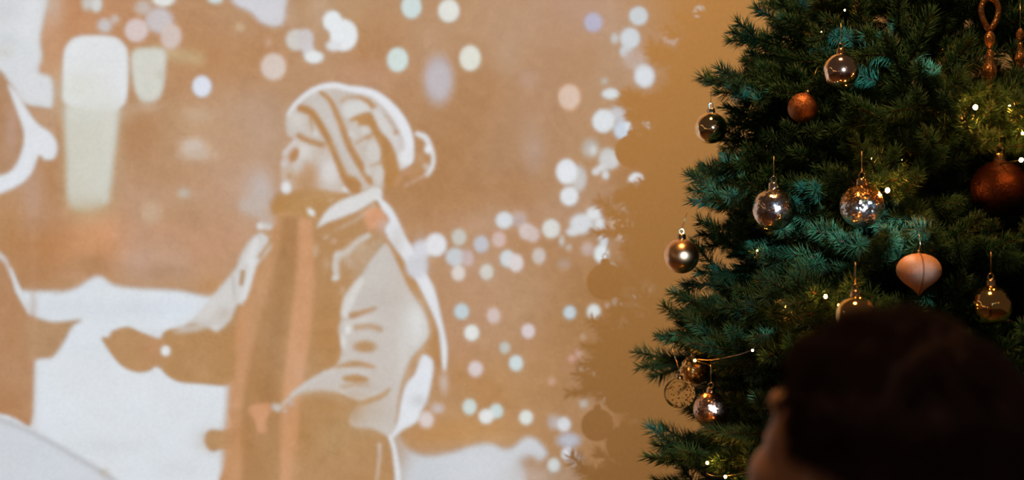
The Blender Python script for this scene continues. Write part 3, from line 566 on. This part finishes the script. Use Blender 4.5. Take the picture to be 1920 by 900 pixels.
cs.box((xL-t, yB, zB), (xL, yF, zT)).box((xR, yB, zB), (xR+t, yF, zT)).box((xL-t, yB, zB-t), (xR+t, yF, zB)).box((xL-t, yB, zT), (xR+t, yF, zT+t)).box((xL-t, yB-t, zB-t), (xR+t, yB, zT+t))
o = cs.build('casing', m_black, prj, False); o.matrix_parent_inverse = inv
xm = (x0+x1)/2
st = MB().tube([(xm, .06, .25), (xm, .06, z0-t)], .016, 12)
for a in (90, 210, 330): st.tube([(xm, .06, .55), (xm+.28*math.cos(R(a)), .06+.28*math.sin(R(a)), .006)], .009, 8)
o = st.build('stand', m_black, prj); o.matrix_parent_inverse = inv
# ---------------------------------------------------------------- the fir
TX, TY, APEX = .681, 2.30, 2.56
def trad(z): return min(.53, (APEX-z)*.36)
rng = np.random.default_rng(5); random.seed(5)
def needles(path, dens, ln, rs):
    """needles all round one twig"""
    path = np.array(path); seg = np.diff(path, axis=0); L = np.linalg.norm(seg, axis=1); tot = L.sum(); n = max(4, int(tot*dens))
    u = np.sort(rs.random(n))*tot; cum = np.concatenate([[0], np.cumsum(L)]); si = np.clip(np.searchsorted(cum, u)-1, 0, len(L)-1)
    f = (u-cum[si])/L[si]; b = path[si]+seg[si]*f[:, None]; t = seg[si]/L[si][:, None]
    up = np.array([0, 0, 1.0]); s = np.cross(t, up); s /= np.maximum(1e-6, np.linalg.norm(s, axis=1))[:, None]; w = np.cross(s, t)
    a = rs.random(n)*2*np.pi; rad = s*np.cos(a)[:, None]+w*np.sin(a)[:, None]
    tip = u/tot; op = R(54)-R(26)*np.clip((tip-.8)/.2, 0, 1)+rs.normal(0, .12, n)
    d = t*np.cos(op)[:, None]+rad*np.sin(op)[:, None]; l = ln*(.8+.4*rs.random(n))*(1-.25*np.clip((tip-.85)/.15, 0, 1))
    c = b+d*l[:, None]; c[:, 2] += .0015*rs.random(n)
    e1 = np.cross(d, t); e1 /= np.maximum(1e-6, np.linalg.norm(e1, axis=1))[:, None]; e2 = np.cross(d, e1)
    r = .0007
    mid = b+d*(l*.55)[:, None]
    V = np.stack([b+e1*r, b-e1*r*.5+e2*r*.87, b-e1*r*.5-e2*r*.87, mid+e1*r*.9, mid-e1*r*.45+e2*r*.78, mid-e1*r*.45-e2*r*.78, c], 1)
    q = np.arange(n)[:, None]*7
    F = [np.concatenate([q+i for i in f_], 1) for f_ in ((0, 1, 4), (0, 4, 3), (1, 2, 5), (1, 5, 4), (2, 0, 3), (2, 3, 5), (3, 4, 6), (4, 5, 6), (5, 3, 6))]
    return V.reshape(-1, 3), np.concatenate(F, 0)
def branch_mesh(L, seed):
    rs = np.random.default_rng(seed); sag = rs.uniform(-.02, .05)
    def ax0(t): return np.array([L*t, .02*math.sin(3*t+seed), sag*4*t*(t-1)*-.5+.05*t*t])
    e0, e1 = ax0(0), ax0(1)
    def axis(t): return ax0(t)-e0-(e1-e0-np.array([L, 0, 0]))*t
    paths = [([axis(t) for t in np.linspace(.30, 1, 9)], .0022)]
    stem = [axis(t) for t in np.linspace(0, 1, 12)]
    t = .24; side = 1
    while t < .93:
        tl = min((1-t)*L*.62+.045+rs.uniform(-.015, .02), (1-t)*L*.95+.012); side = -side
        a = R(rs.uniform(32, 52))*side; el = R(rs.uniform(-22, 24)); p0 = axis(t)
        dr = np.array([math.cos(a)*math.cos(el), math.sin(a)*math.cos(el), math.sin(el)]); cur = rs.uniform(-.01, .02)
        tp = [p0+dr*tl*k+np.array([.25*tl*k*k*.3, 0, cur*k*k]) for k in np.linspace(0, 1, 6)]
        paths.append((tp, .0015))
        if tl > .13:
            for k in (.35, .6):
                b2 = a+R(38)*(1 if rs.random() > .5 else -1); q0 = p0+dr*tl*k; l2 = tl*(1-k)*.75+.02
                d2 = np.array([math.cos(b2), math.sin(b2), rs.uniform(-.3, .4)])
                paths.append(([q0+d2*l2*j for j in np.linspace(0, 1, 4)], .0012))
        t += .046/L
    Vs = []; Fs = []; n = 0
    for p, r in paths:
        V, F = needles(p, 2300, .0235, rs); Vs.append(V); Fs.append(F+n); n += len(V)
    nn = sum(len(f) for f in Fs)
    mb = MB().tube(stem, list(np.linspace(.005, .0016, 12)), 6)
    for p, r in paths: mb.tube(p, r, 5)
    V = np.concatenate(Vs+[np.array([tuple(v) for v in mb.V])])
    tri = np.concatenate(Fs).astype(np.int32)
    fl = [tri.ravel()]; ls = [3]*len(tri); 
    for f in mb.F: fl.append(np.array(f, np.int32)+n); ls.append(len(f))
    fl = np.concatenate(fl).astype(np.int32); ls = np.array(ls); st_ = np.concatenate([[0], np.cumsum(ls)[:-1]]).astype(np.int32)
    me = bpy.data.meshes.new('branch'); me.vertices.add(len(V)); me.vertices.foreach_set('co', V.astype(np.float32).ravel())
    me.loops.add(len(fl)); me.loops.foreach_set('vertex_index', fl); me.polygons.add(len(ls)); me.polygons.foreach_set('loop_start', st_); me.update(calc_edges=True)
    me.materials.append(m_needle); me.materials.append(m_bark)
    mi = np.zeros(len(ls), np.int32); mi[nn:] = 1; me.polygons.foreach_set('material_index', mi)
    return me
tree = empty('christmas_tree', (TX, TY, 0), 'tall dark green fir decorated with baubles and warm fairy lights, standing before the wall', 'christmas tree')
BULBS = [(1829, 201, 1.985, 4.0), (1893, 199, 2.0, 1.8), (1899, 203, 2.0, 2.0), (1915, 300, 1.95, 3.4), (1664, 357, 1.99, 4.0), (1548, 556, 1.93, 2.8), (1411, 657, 2.02, 2.0), (1360, 894, 2.08, 2.6), (1905, 223, 2.04, 1.4), (1646, 334, 2.08, 1.9), (1812, 172, 2.09, 1.8), (1788, 222, 2.09, 1.8),
         (1474, 574, 2.07, 2.4), (1634, 298, 2.11, 2.0), (1588, 634, 1.93, 3.0), (1326, 868, 2.15, 2.6), (1508, 622, 2.08, 2.2), (1420, 470, 2.2, 1.2), (1690, 300, 2.15, 1.4), (1917, 250, 2.0, 2.0), (1918, 812, 1.9, 3.0), (1303, 676, 2.28, 1.8), (1540, 60, 2.2, 1.0), (1584, 19, 2.16, 1.4), (1786, 108, 2.12, 1.4)]  # lamp at the gold glitter bauble is added, as its cap's glint
TEMPL = [(L, branch_mesh(L, 10+i)) for i, L in enumerate((.26, .30, .36, .40, .46, .50))]
mb = MB().tube([(TX, TY, .05), (TX+.005, TY, 1.2), (TX, TY, 2.5)], [.022, .018, .008], 12)
o = mb.build('trunk', m_bark, tree); o.matrix_parent_inverse = Matrix.Translation(-tree.location)
mb = MB().lathe([(.03, 0), (.20, 0), (.20, .02), (.05, .05), (.035, .16), (.024, .16)], 32, (TX, TY, 0))
o = mb.build('tree_stand', m_black, tree); o.matrix_parent_inverse = Matrix.Translation(-tree.location)
BR = []
SUB = {}
def sub(me):
    if me.name not in SUB:
        a = np.empty(len(me.vertices)*3, np.float32); me.vertices.foreach_get('co', a); SUB[me.name] = a.reshape(-1, 3)[::23]
    return SUB[me.name]
def put_branch(root, tip, roll, L=None, force=False):
    v = tip-root; ln = v.length
    Lt, me = min(TEMPL, key=lambda q: abs(q[0]-ln)+random.random()*.05)
    x = v.normalized(); y = Vector((0, 0, 1)).cross(x).normalized(); z = x.cross(y)
    M = Matrix((x, y, z)).transposed().to_4x4() @ Matrix.Rotation(roll, 4, 'X')
    s = ln/Lt
    M = Matrix.Translation(root) @ M @ Matrix.Scale(s, 4)
    if not force:
        Mn = np.array(M); q = sub(me) @ Mn[:3, :3].T+Mn[:3, 3]; X = 960+q[:, 0]/q[:, 1]*FPX; Y = 450-(q[:, 2]-CZ)/q[:, 1]*FPX
        for (ox, oy, od, r) in ORN:
            d = np.hypot(X-ox, Y-oy)
            if ((d < r*.96) & (q[:, 1] < od)).sum() > 1: return False
        if q[:, 1].max() > WALL-.02: return False
    BR.append((root, tip, me, M)); return True
def proj(p): return 960+p.x/p.y*FPX, 450-(p.z-CZ)/p.y*FPX
ORN = [(1577, 132, 2.03, 33), (1505, 202, 2.16, 28), (1333, 240, 2.29, 30), (1451, 392, 2.08, 40), (1616, 386, 1.99, 41), (1278, 480, 2.31, 33), (1723, 515, 1.95, 44), (1858, 573, 1.93, 39), (1856, 80, 2.02, 30), (1856, 30, 2.02, 30), (1856, 135, 2.02, 20),
       (1874, 352, 2.02, 52), (1604, 592, 1.86, 38), (1274, 737, 2.28, 28), (1302, 692, 2.32, 27), (1333, 768, 2.25, 32)]
# branches whose tips shape the left outline
for (px, py, d, dz) in [(1432, 4, 2.30, -.03), (1360, 60, 2.28, -.02), (1398, 102, 2.36, -.05), (1308, 152, 2.28, .0), (1352, 205, 2.22, -.06), (1340, 262, 2.34, .05), (1302, 318, 2.30, -.02),
                        (1282, 378, 2.20, .02), (1345, 352, 2.38, -.04), (1300, 440, 2.36, .02), (1262, 528, 2.32, -.02), (1252, 590, 2.24, .03), (1188, 690, 2.26, .10), (1222, 632, 2.36, .06), (1300, 655, 2.16, .04),
                        (1275, 822, 2.26, .11), (1198, 862, 2.24, -.03), (1215, 900, 2.34, -.06), (1270, 960, 2.2, -.02), (1210, 985, 2.28, -.02), (1320, 745, 2.30, .03)]:
    tip = P(px+14, py, d); root = Vector((TX+random.uniform(-.01, .01), TY+.03, tip.z+dz-.05))
    for att in range(16):
        if put_branch(root, tip, random.uniform(-.7, .7), force=att == 15): break
        d = min(d+.012, 2.52); tip = P(px+14+random.uniform(-6, 6), py+random.uniform(-6, 6), d); root.y = min(root.y+.012, 2.46)
# twigs that reach up to the brighter lamps
for (px, py, d, rp) in BULBS:
    if rp < 1.75 or px > 1925: continue
    for (ox, oy, od) in ((-26, -10, .012), (22, 12, .018), (4, -26, .03)):
        tip = P(px+ox, py+oy, d+od); a = Vector((tip.x-TX, tip.y-TY, 0)); root = Vector((TX, TY, tip.z-.05)); root += (tip-root)*.35
        put_branch(root, tip, random.uniform(-.6, .6))
z = .42; lay = 0
while z < 2.5:
    vis = .93 < z < 2.08
    nb = (9 if vis else 6) if z < 2.2 else 5
    for k in range(nb):
        for att in range(18):
            a = 2*math.pi*(k+.5*(lay % 2)+random.uniform(-.3, .3))/nb; zz = z+random.uniform(-.022, .022)
            rr = trad(zz+.04)*random.uniform(.80, 1.0)*(1-.03*att if att > 3 else 1)
            rise = random.uniform(.0, .10)
            tip = Vector((TX+rr*math.cos(a), TY+rr*math.sin(a), zz+rise)); root = Vector((TX, TY, zz-.02))
            if tip.y > WALL-.09:
                s = (WALL-.09-TY)/(tip.y-TY); tip.x = TX+(tip.x-TX)*s; tip.y = WALL-.09
            x, y = proj(tip)
            lim = np.interp(y, [0, 60, 150, 240, 320, 400, 480, 600, 690, 760, 860, 1000], [1462, 1400, 1350, 1385, 1345, 1330, 1345, 1290, 1250, 1370, 1270, 1250])
            if x < lim+25: continue
            if put_branch(root, tip, random.uniform(-.6, .6), force=not vis): break
    z += .058 if vis else .12; lay += 1
inv = Matrix.Translation(-tree.location)
def score(b):
    x, y = proj(b[1]); return (0 if (1100 < x < 1990 and -60 < y < 960) else 10)+b[1].y
BR.sort(key=score)
print('branches', len(BR))
for (root, tip, me, M) in BR[:98]:
    o = bpy.data.objects.new('branch', me); COL.objects.link(o); o.parent = tree; o.matrix_parent_inverse = inv; o.matrix_world = M
    o.matrix_basis = M
# the branches further in and behind, as one part
Vs, Ls, Ss, Ms, n = [], [], [], [], 0
for (root, tip, me, M) in BR[98:]:
    a = np.empty(len(me.vertices)*3, np.float32); me.vertices.foreach_get('co', a); a = a.reshape(-1, 3)
    Mn = np.array(M, np.float32); a = a @ Mn[:3, :3].T+Mn[:3, 3]
    li = np.empty(len(me.loops), np.int32); me.loops.foreach_get('vertex_index', li)
    ls = np.empty(len(me.polygons), np.int32); me.polygons.foreach_get('loop_total', ls); mi = np.empty(len(me.polygons), np.int32); me.polygons.foreach_get('material_index', mi)
    Vs.append(a); Ls.append(li+n); Ss.append(ls); Ms.append(mi); n += len(a)
if Vs:
    V = np.concatenate(Vs); li = np.concatenate(Ls); ls = np.concatenate(Ss); mi = np.concatenate(Ms)
    me = bpy.data.meshes.new('inner_foliage'); me.vertices.add(len(V)); me.vertices.foreach_set('co', V.ravel()); me.loops.add(len(li)); me.loops.foreach_set('vertex_index', li)
    me.polygons.add(len(ls)); me.polygons.foreach_set('loop_start', np.concatenate([[0], np.cumsum(ls)[:-1]]).astype(np.int32)); me.update(calc_edges=True)
    me.materials.append(m_needle); me.materials.append(m_bark); me.polygons.foreach_set('material_index', mi)
    o = bpy.data.objects.new('inner_foliage', me); COL.objects.link(o); o.parent = tree; o.matrix_parent_inverse = inv; o['kind'] = 'stuff'
# ---------------------------------------------------------------- baubles
def ball_prof(r, n=28): return [(max(1e-4, r*math.sin(math.pi*i/n)), -r*math.cos(math.pi*i/n)) for i in range(n+1)]
def cap_parts(root, r, mcap, wire=.03, lean=(0, 0), fancy=False, k=1.0):
    h = r*.30*k; w = r*.24*k; z = r*.975
    pr = [(w*1.0, z-.002), (w*1.06, z), (w, z+h*.15), (w*.95, z+h*.8), (w*.6, z+h), (1e-4, z+h)]
    cp = MB().lathe(pr, 24, rib=(lambda a, zz: .05*math.cos(12*a)) if not fancy else (lambda a, zz: .12*math.cos(6*a))).build('cap', mcap, root)
    lo = [(w*.55*math.cos(t), 0, z+h+w*.5+w*.6*math.sin(t)) for t in np.linspace(0, 2*math.pi, 16, endpoint=False)]
    MB().tube(lo, w*.14, 6, True).build('ring', mcap, cp)
    top = z+h+w
    MB().tube([(0, 0, top), (lean[0]*.5, lean[1]*.3, top+wire*.5), (lean[0], lean[1], top+wire)], .0006, 5).build('hook', m_wire, root)
def bauble(px, py, d, rpx, m, label, mcap=m_cap, grp=None, wire=.03, lean=(0, 0), fancy=False, tilt=0):
    r = rpx*d/FPX; c = P(px, py, d)
    e = empty('bauble', c, label, 'bauble', grp)
    MB().lathe(ball_prof(r), 48).build('ball', m, e); cap_parts(e, r, mcap, wire, lean, fancy)
    e.rotation_euler = (0, tilt, 0)
    return e, r
G = 'baubles hanging in the fir'
bauble(1577, 132, 2.03, 33, m_rose, 'shiny rose gold bauble hanging high in the fir, upper middle', grp=G)
bauble(1505, 202, 2.16, 28, m_copper, 'small matte copper glitter bauble tucked in dark branches near the top', grp=G, tilt=.35)
bauble(1333, 240, 2.29, 30, m_gold, 'mirror gold bauble with silver crown cap at the upper left outline of the fir', m_scap, G, .02, fancy=True)
bauble(1451, 392, 2.08, 40, m_silver, 'silvery rose crackle glass bauble left of the two-tone one', m_scap, G)
bauble(1616, 386, 1.99, 41, m_two, 'two-tone bauble, frosted silver below and gold brown above, beside a lit lamp', grp=G)
bauble(1278, 480, 2.31, 33, m_satin, 'satin copper gold bauble at the far left edge of the fir, middle height', grp=G, lean=(.01, 0))
bauble(1858, 573, 1.93, 39, m_gold2, 'bright mirror gold bauble above the right side of the person\'s head', grp=G)
bauble(1874, 352, 2.02, 52, m_cop2, 'large copper glitter bauble, colour darkened as shade, at the right edge, deep between branches', grp=G)
bauble(1604, 592, 1.86, 38, m_gold2, 'gold bauble just above the person\'s hair, half hidden by it', grp=G)
bauble(1302, 694, 2.32, 27, m_gglit, 'gold glitter bauble behind the clear glass one at lower left', grp=G)
bauble(1333, 768, 2.25, 33, m_rose2, 'rose crackle bauble at the lower left, lowest one on the fir', grp=G)
# clear glass bauble with gold flecks
r = 29*2.28/FPX; e = empty('bauble', P(1274, 737, 2.28), 'clear glass bauble with gold flecks inside, hanging on a long wire at lower left', 'bauble', G)
MB().lathe(ball_prof(r), 48).build('glass_ball', m_glass, e)
fl = MB(); rs = random.Random(3)
for i in range(110):
    v = Vector((rs.gauss(.35, .7), rs.gauss(-.6, .6), rs.gauss(0, .7))).normalized()*r*.93; s_ = rs.uniform(.0007, .0022)
    fl.ell(v, (s_, s_, s_*.8), None, 6, 4)
fl.build('gold_flecks', m_gold2, e)
cap_parts(e, r, m_cap, .035, (-.012, 0), k=.9)
# onion shaped paper ornament
R0 = 41*1.95/FPX; e = empty('onion_ornament', P(1723, 508, 1.95), 'peach folded paper ornament with round shoulders and pointed foot', 'ornament')
prof = [(1e-4, .80), (.10, .80), (.35, .76), (.62, .65), (.84, .46), (.97, .22), (1.0, .0), (.95, -.2), (.80, -.42), (.58, -.62), (.36, -.78), (.2, -.92), (.09, -1.05), (.02, -1.14), (1e-4, -1.15)]
pp = [(max(1e-4, a), b_) for a, b_ in spline(prof, False, 4)]
MB().lathe([(a*R0, b_*R0) for a, b_ in pp], 96, rib=lambda a, z: .012*math.cos(32*a)).build('paper_body', m_paper, e)
sv = [(0, -(a*R0*.985+.0004), b_*R0) for a, b_ in pp[4:-3]]
for sgn in (-.06,): MB().tube([Vector(v)+Vector((sgn*abs(v[1]), 0, 0)) for v in sv], .0011, 6).build('fold', m_seam, e)
MB().tube([(0, 0, .79*R0), (0, 0, .95*R0)], .0016, 8).build('knot', m_wire, e)
MB().tube([(0, 0, .95*R0), (.002, 0, 1.2*R0), (0, 0, 1.7*R0)], .0005, 5).build('thread', m_wire, e)
# drop ornament with a loop and beaded finial
u = 2.02/FPX; m_ant = glitter('antique_gold_glitter', (.22, .11, .05), .4, .7, 600, (.42, .24, .12), .7)
def finial(px, py, d, k, label, loop=True):
    u = d/FPX*k; e = empty('drop_ornament', P(px, py, d), label, 'ornament', 'long drop ornaments in the fir')
    pr = [(.5, 18), (4, 16), (9, 8), (10, 0), (8, -8), (3, -14), (3, -18), (6, -22), (7, -30), (8, -42), (12, -52), (13, -60), (10, -70), (6, -80), (3, -88), (.5, -94)]
    MB().lathe([(max(1e-4, a)*u, b_*u) for a, b_ in spline(pr, False, 3)], 32, rib=lambda a, z: .05*math.cos(8*a)).build('beaded_drop', m_ant, e)
    if loop:
        lp = [(0, 18), (9, 30), (15, 46), (16, 60), (11, 72), (3, 77), (-3, 77), (-11, 72), (-16, 60), (-15, 46), (-9, 30)]
        pts = [(a*u, 0, b_*u) for a, b_ in spline(lp, True, 3)]
        MB().tube(pts, 5.2*u, 10, True).build('loop', m_ant, e)
        MB().tube([(0, 0, 78*u), (.003, 0, 100*u), (0, .01, 130*u)], .0006, 5).build('hook', m_wire, e)
    else:
        MB().tube([(0, 0, 16*u), (0, 0, 80*u)], .0006, 5).build('hook', m_wire, e)
finial(1856, 74, 2.02, 1.0, 'long antique gold drop ornament with open teardrop loop at upper right')
finial(1913, 66, 2.05, .75, 'slim gold drop ornament on a wire at the right edge of the photo', False)
# ---------------------------------------------------------------- fairy lights
ls = empty('fairy_light_string', P(1664, 357, 1.99), 'string of small warm lit lamps on dark green cable, woven through the fir', 'fairy lights')
inv = Matrix.Translation(-ls.location)
order = sorted(BULBS, key=lambda b_: (round((b_[1]+0)/150), b_[0] if round(b_[1]/150) % 2 else -b_[0]))
cps = []
for i, (px, py, d, rp) in enumerate(order):
    q = P(px, py, d)+Vector((0, .007, 0)); cps.append(q)
    if i+1 < len(order):
        n_ = order[i+1]; q2 = P(n_[0], n_[1], n_[2]); mid = (q+q2)/2+Vector((0, .10, -.015)); cps.append(mid)
cp2 = spline([tuple(c) for c in cps], False, 8)
o = MB().tube(list(cp2), .0011, 6).build('cable', m_cord, ls); o.matrix_parent_inverse = inv
for (px, py, d, rp) in BULBS:
    c = P(px, py, d); rr = rp*d/FPX
    o = MB().ell((0, 0, 0), (rr, rr, rr*1.15), None, 12, 8).build('lamp', m_bulb, ls); o.matrix_parent_inverse = inv; o.location = c
    s = MB().lathe([(rr*.9, -.0005), (rr*.9, .004), (rr*.5, .007)], 10).build('socket', m_cord, o); s.rotation_euler = (R(-90), 0, 0); s.location = (0, rr*.8, 0)
# ---------------------------------------------------------------- person in front, seen from behind
hc = P(1658, 842, 1.13); AZ = R(48); PT = R(18)
Fv = Vector((-math.cos(AZ), math.sin(AZ), 0)); Lv = Vector((-Fv.y, Fv.x, 0)); Uv = Vector((0, 0, 1))
F0, U0 = Fv, Uv; Fv, Uv = F0*math.cos(PT)+U0*math.sin(PT), U0*math.cos(PT)-F0*math.sin(PT)
def H(f, l, u_): return hc+Fv*f+Lv*l+Uv*u_
HM = Matrix((Fv, Lv, Uv)).transposed()
def remeshed(mb, name, m, voxel, parent, smooth=2):
    o = mb.build(name+'_raw', m)
    r_ = o.modifiers.new('r', 'REMESH'); r_.mode = 'VOXEL'; r_.voxel_size = voxel; r_.use_smooth_shade = True
    s_ = o.modifiers.new('s', 'SMOOTH'); s_.iterations = smooth; s_.factor = .5
    dg = bpy.context.evaluated_depsgraph_get(); me = bpy.data.meshes.new_from_object(o.evaluated_get(dg)); me.name = name
    raw = o.data; bpy.data.objects.remove(o); bpy.data.meshes.remove(raw)
    me.materials.clear(); me.materials.append(m)
    n_ = bpy.data.objects.new(name, me); COL.objects.link(n_)
    if parent: n_.parent = parent; n_.matrix_parent_inverse = Matrix.Translation(-parent.location)
    return n_
def limb(mb, pts, rad, n=16):
    for i in range(len(pts)-1):
        a, b_ = Vector(pts[i]), Vector(pts[i+1])
        mb.tube([a, a.lerp(b_, .5), b_], [rad[i], (rad[i]+rad[i+1])/2, rad[i+1]], n)
    for p, r_ in zip(pts, rad): mb.ell(p, (r_, r_, r_), None, 16, 10)
pr_ = empty('person', (hc.x, hc.y, 0), 'person with short dark hair in the foreground, seen from behind', 'person')
bd = MB()
bd.ell(H(-.008, 0, .018), (.092, .075, .080), HM, 32, 20); bd.ell(H(.036, 0, -.035), (.058, .060, .078), HM); bd.ell(H(.034, 0, -.088), (.050, .048, .032), HM)
for s_ in (-1, 1):
    bd.ell(H(.056, s_*.036, -.048), (.034, .028, .032), HM); bd.ell(H(.074, s_*.034, .014), (.013, .026, .012), HM); bd.ell(H(.070, s_*.031, -.012), (.013, .014, .011), HM)
    ring = [H(-.006+.017*math.cos(t)-.004*math.sin(t), s_*(.081+.004*math.cos(t+2.5)), -.022+.030*math.sin(t)) for t in np.linspace(-1.9, 2.9, 12)]
    limb(bd, ring, [.0042]*12, 8); bd.ell(H(-.002, s_*.075, -.022), (.014, .006, .024), HM)
limb(bd, [H(.086, 0, .0), H(.096, 0, -.022), H(.101, 0, -.036)], [.007, .009, .011], 10)
for s_ in (-1, 1): bd.ell(H(.058, s_*.038, -.014), (.022, .024, .034), HM)
bd.ell(H(.096, 0, -.060), (.010, .022, .0055), HM); bd.ell(H(.093, 0, -.071), (.010, .019, .0065), HM); bd.ell(H(.082, 0, -.100), (.018, .022, .016), HM)
nb_ = H(-.03, 0, -.19); limb(bd, [H(-.015, 0, -.06), H(-.024, 0, -.13), nb_], [.048, .044, .052])
def BP(f, l, z_): return Vector((hc.x, hc.y, 0))+F0*(f-.03)+Lv*l+U0*z_
sh = 1.04
limb(bd, [BP(0, 0, sh), BP(0, 0, .85), BP(0, 0, .70)], [.085, .085, .095])
ARM = {}
for s_ in (-1, 1):
    limb(bd, [BP(0, s_*.05, sh-.02), BP(0, s_*.125, sh-.03), BP(-.01, s_*.17, .80), BP(.03, s_*.18, .60)], [.05, .042, .034, .022])
    pm = BP(.045, s_*.182, .55); bd.ell(pm, (.024, .013, .038), HM)
    for j, (df, ln) in enumerate(((-.020, .040), (-.007, .048), (.007, .050), (.020, .045))):
        a = pm+Fv*df-Uv*.030; limb(bd, [a, a-Uv*ln*.5-Lv*s_*.004, a-Uv*ln*.95-Lv*s_*.014], [.0068, .0062, .0052], 8)
    a = pm+Fv*.020+Uv*.012; limb(bd, [a, a+Fv*.016-Uv*.020-Lv*s_*.008, a+Fv*.018-Uv*.042-Lv*s_*.014], [.008, .007, .006], 8)
    limb(bd, [BP(0, s_*.05, .70), BP(.01, s_*.075, .40), BP(-.01, s_*.08, .07)], [.075, .05, .034]); bd.ell(BP(.035, s_*.08, .03), (.08, .034, .028), HM)
body = remeshed(bd, 'body', m_skin, .0042, pr_, 9)
jm = MB(); limb(jm, [BP(0, 0, sh+.01), BP(0, 0, .85), BP(0, 0, .66)], [.098, .106, .112]); jm.tube([H(-.028, 0, -.165), BP(0, 0, sh+.03)], [.060, .075], 24)
for s_ in (-1, 1): limb(jm, [BP(0, s_*.05, sh-.012), BP(0, s_*.13, sh-.035), BP(-.01, s_*.172, .80), BP(.028, s_*.18, .61)], [.062, .056, .046, .034])
remeshed(jm, 'jumper', m_shirt, .006, pr_)
tr = MB()
for s_ in (-1, 1): limb(tr, [BP(0, s_*.05, .70), BP(.01, s_*.075, .40), BP(-.01, s_*.08, .09)], [.09, .064, .052])
remeshed(tr, 'trousers', m_jean, .008, pr_)
for s_ in (-1, 1):
    sm_ = MB(); sm_.ell(BP(.04, s_*.08, .036), (.105, .045, .036), HM); remeshed(sm_, 'shoe', m_shoe, .006, pr_)
# hair: a thick short mass over the skull, with strands
rs = np.random.default_rng(8)
def hair_ok(f, l, u_):
    if u_ > .048: return True
    if f > .064-.25*(.05-u_)*2: return False
    if abs(l) > .04 and u_ < -.004 and f > -.030: return False
    return u_ > -.085+.2*max(0, f)
hv = MB(); nu, nv = 90, 60; idx = {}; V = []; F = []
def hpt(th, ph, out):
    d = Vector((math.sin(th)*math.cos(ph), math.sin(th)*math.sin(ph), math.cos(th)))
    r_ = Vector((.099, .084, .088))
    p = Vector((d.x*r_.x-.010, d.y*r_.y, d.z*r_.z+.018))
    if p.z < .02: p.x = p.x*(1-.10*min(1, (.02-p.z)/.08)); p.z -= .010*min(1, (.02-p.z)/.05)
    w = .004*math.sin(9*ph+5*th)+.003*math.sin(17*ph-11*th)+.004*math.sin(4*th*3+ph*3)
    return p+d*(out+w*.5), d
for j in range(nv+1):
    for k in range(nu):
        p, d = hpt(max(.001, math.pi*j/nv), 2*math.pi*k/nu, .004); V.append(p)
for j in range(nv):
    for k in range(nu):
        q = (j*nu+k, (j+1)*nu+k, (j+1)*nu+(k+1) % nu, j*nu+(k+1) % nu); c = sum((V[i] for i in q), Vector())/4
        if hair_ok(*c): F.append(q)
used = sorted({i for f in F for i in f}); ix = {v: i for i, v in enumerate(used)}
hair = mesh('hair', [H(*V[i]) for i in used], [tuple(ix[i] for i in f) for f in F], m_hair, None)
hair.parent = pr_; hair.matrix_parent_inverse = Matrix.Translation(-pr_.location)
sm_ = hair.modifiers.new('thickness', 'SOLIDIFY'); sm_.thickness = .012; sm_.offset = -1
SV_, SF_ = [], []
for i in range(30000):
    th = math.acos(rs.uniform(-.95, 1)); ph = rs.uniform(0, 2*math.pi); p, d = hpt(th, ph, .002)
    if not hair_ok(*p): continue
    down = Vector((-.25, 0, -1)) if p.z < .06 else Vector((.9*math.copysign(1, p.x+.03), d.y, -.2))
    down = (down-d*down.dot(d)).normalized(); side = d.cross(down)
    down = (down+side*rs.normal(0, .45)+d*rs.uniform(.18, .75)).normalized(); ln = rs.uniform(.010, .026)
    a = H(*p); t1 = H(*(p+down*ln*.55+d*.001)); t2 = H(*(p+down*ln-d*.002)); sd = (HM @ side)*.00045; up_ = (HM @ d)*.00045
    n_ = len(SV_); SV_ += [a+sd, a-sd, a+up_, t1+sd*.8, t1-sd*.8, t1+up_*.8, t2]
    SF_ += [(n_, n_+1, n_+4, n_+3), (n_+1, n_+2, n_+5, n_+4), (n_+2, n_, n_+3, n_+5), (n_+3, n_+4, n_+6), (n_+4, n_+5, n_+6), (n_+5, n_+3, n_+6)]
st2 = mesh('hair_strands', SV_, SF_, m_hair, None); st2.parent = hair; st2['kind'] = 'stuff'
# ---------------------------------------------------------------- festoon of lamps across the room behind the viewer (seen mirrored in the baubles)
m_fest = bpy.data.materials['lit_lamp'].copy(); m_fest.name = 'festoon_lamp'
fb = m_fest.node_tree.nodes['Principled BSDF']; fb.inputs['Emission Color'].default_value = (1, .55, .22, 1); fb.inputs['Emission Strength'].default_value = 16
fe = empty('festoon_lights', (-2.3, -1.5, 2.2), 'festoon of round warm lamps strung across the room behind the viewer', 'festoon lights'); inv = Matrix.Translation(-fe.location)
fp = []
for i in range(12): t = i/11; fp.append(Vector((-2.2+.25*math.sin(5*t), 2.2-3.2*t, 2.35-1.5*t+.2*math.sin(9*t))))
for i in range(12): t = i/11; fp.append(Vector((-1.9+4.2*t, -1.2, .95+1.5*t-.35*math.sin(math.pi*t*2))))
cb = MB().tube(fp, .006, 6).build('cable', m_cord, fe); cb.matrix_parent_inverse = inv
for p_ in fp:
    o = MB().ell((0, 0, -.035), (.024, .024, .03), None, 12, 8).build('lamp', m_fest, fe); o.matrix_parent_inverse = inv; o.location = p_
    MB().lathe([(.012, -.008), (.014, .012), (.006, .016)], 12).build('socket', m_cord, o)
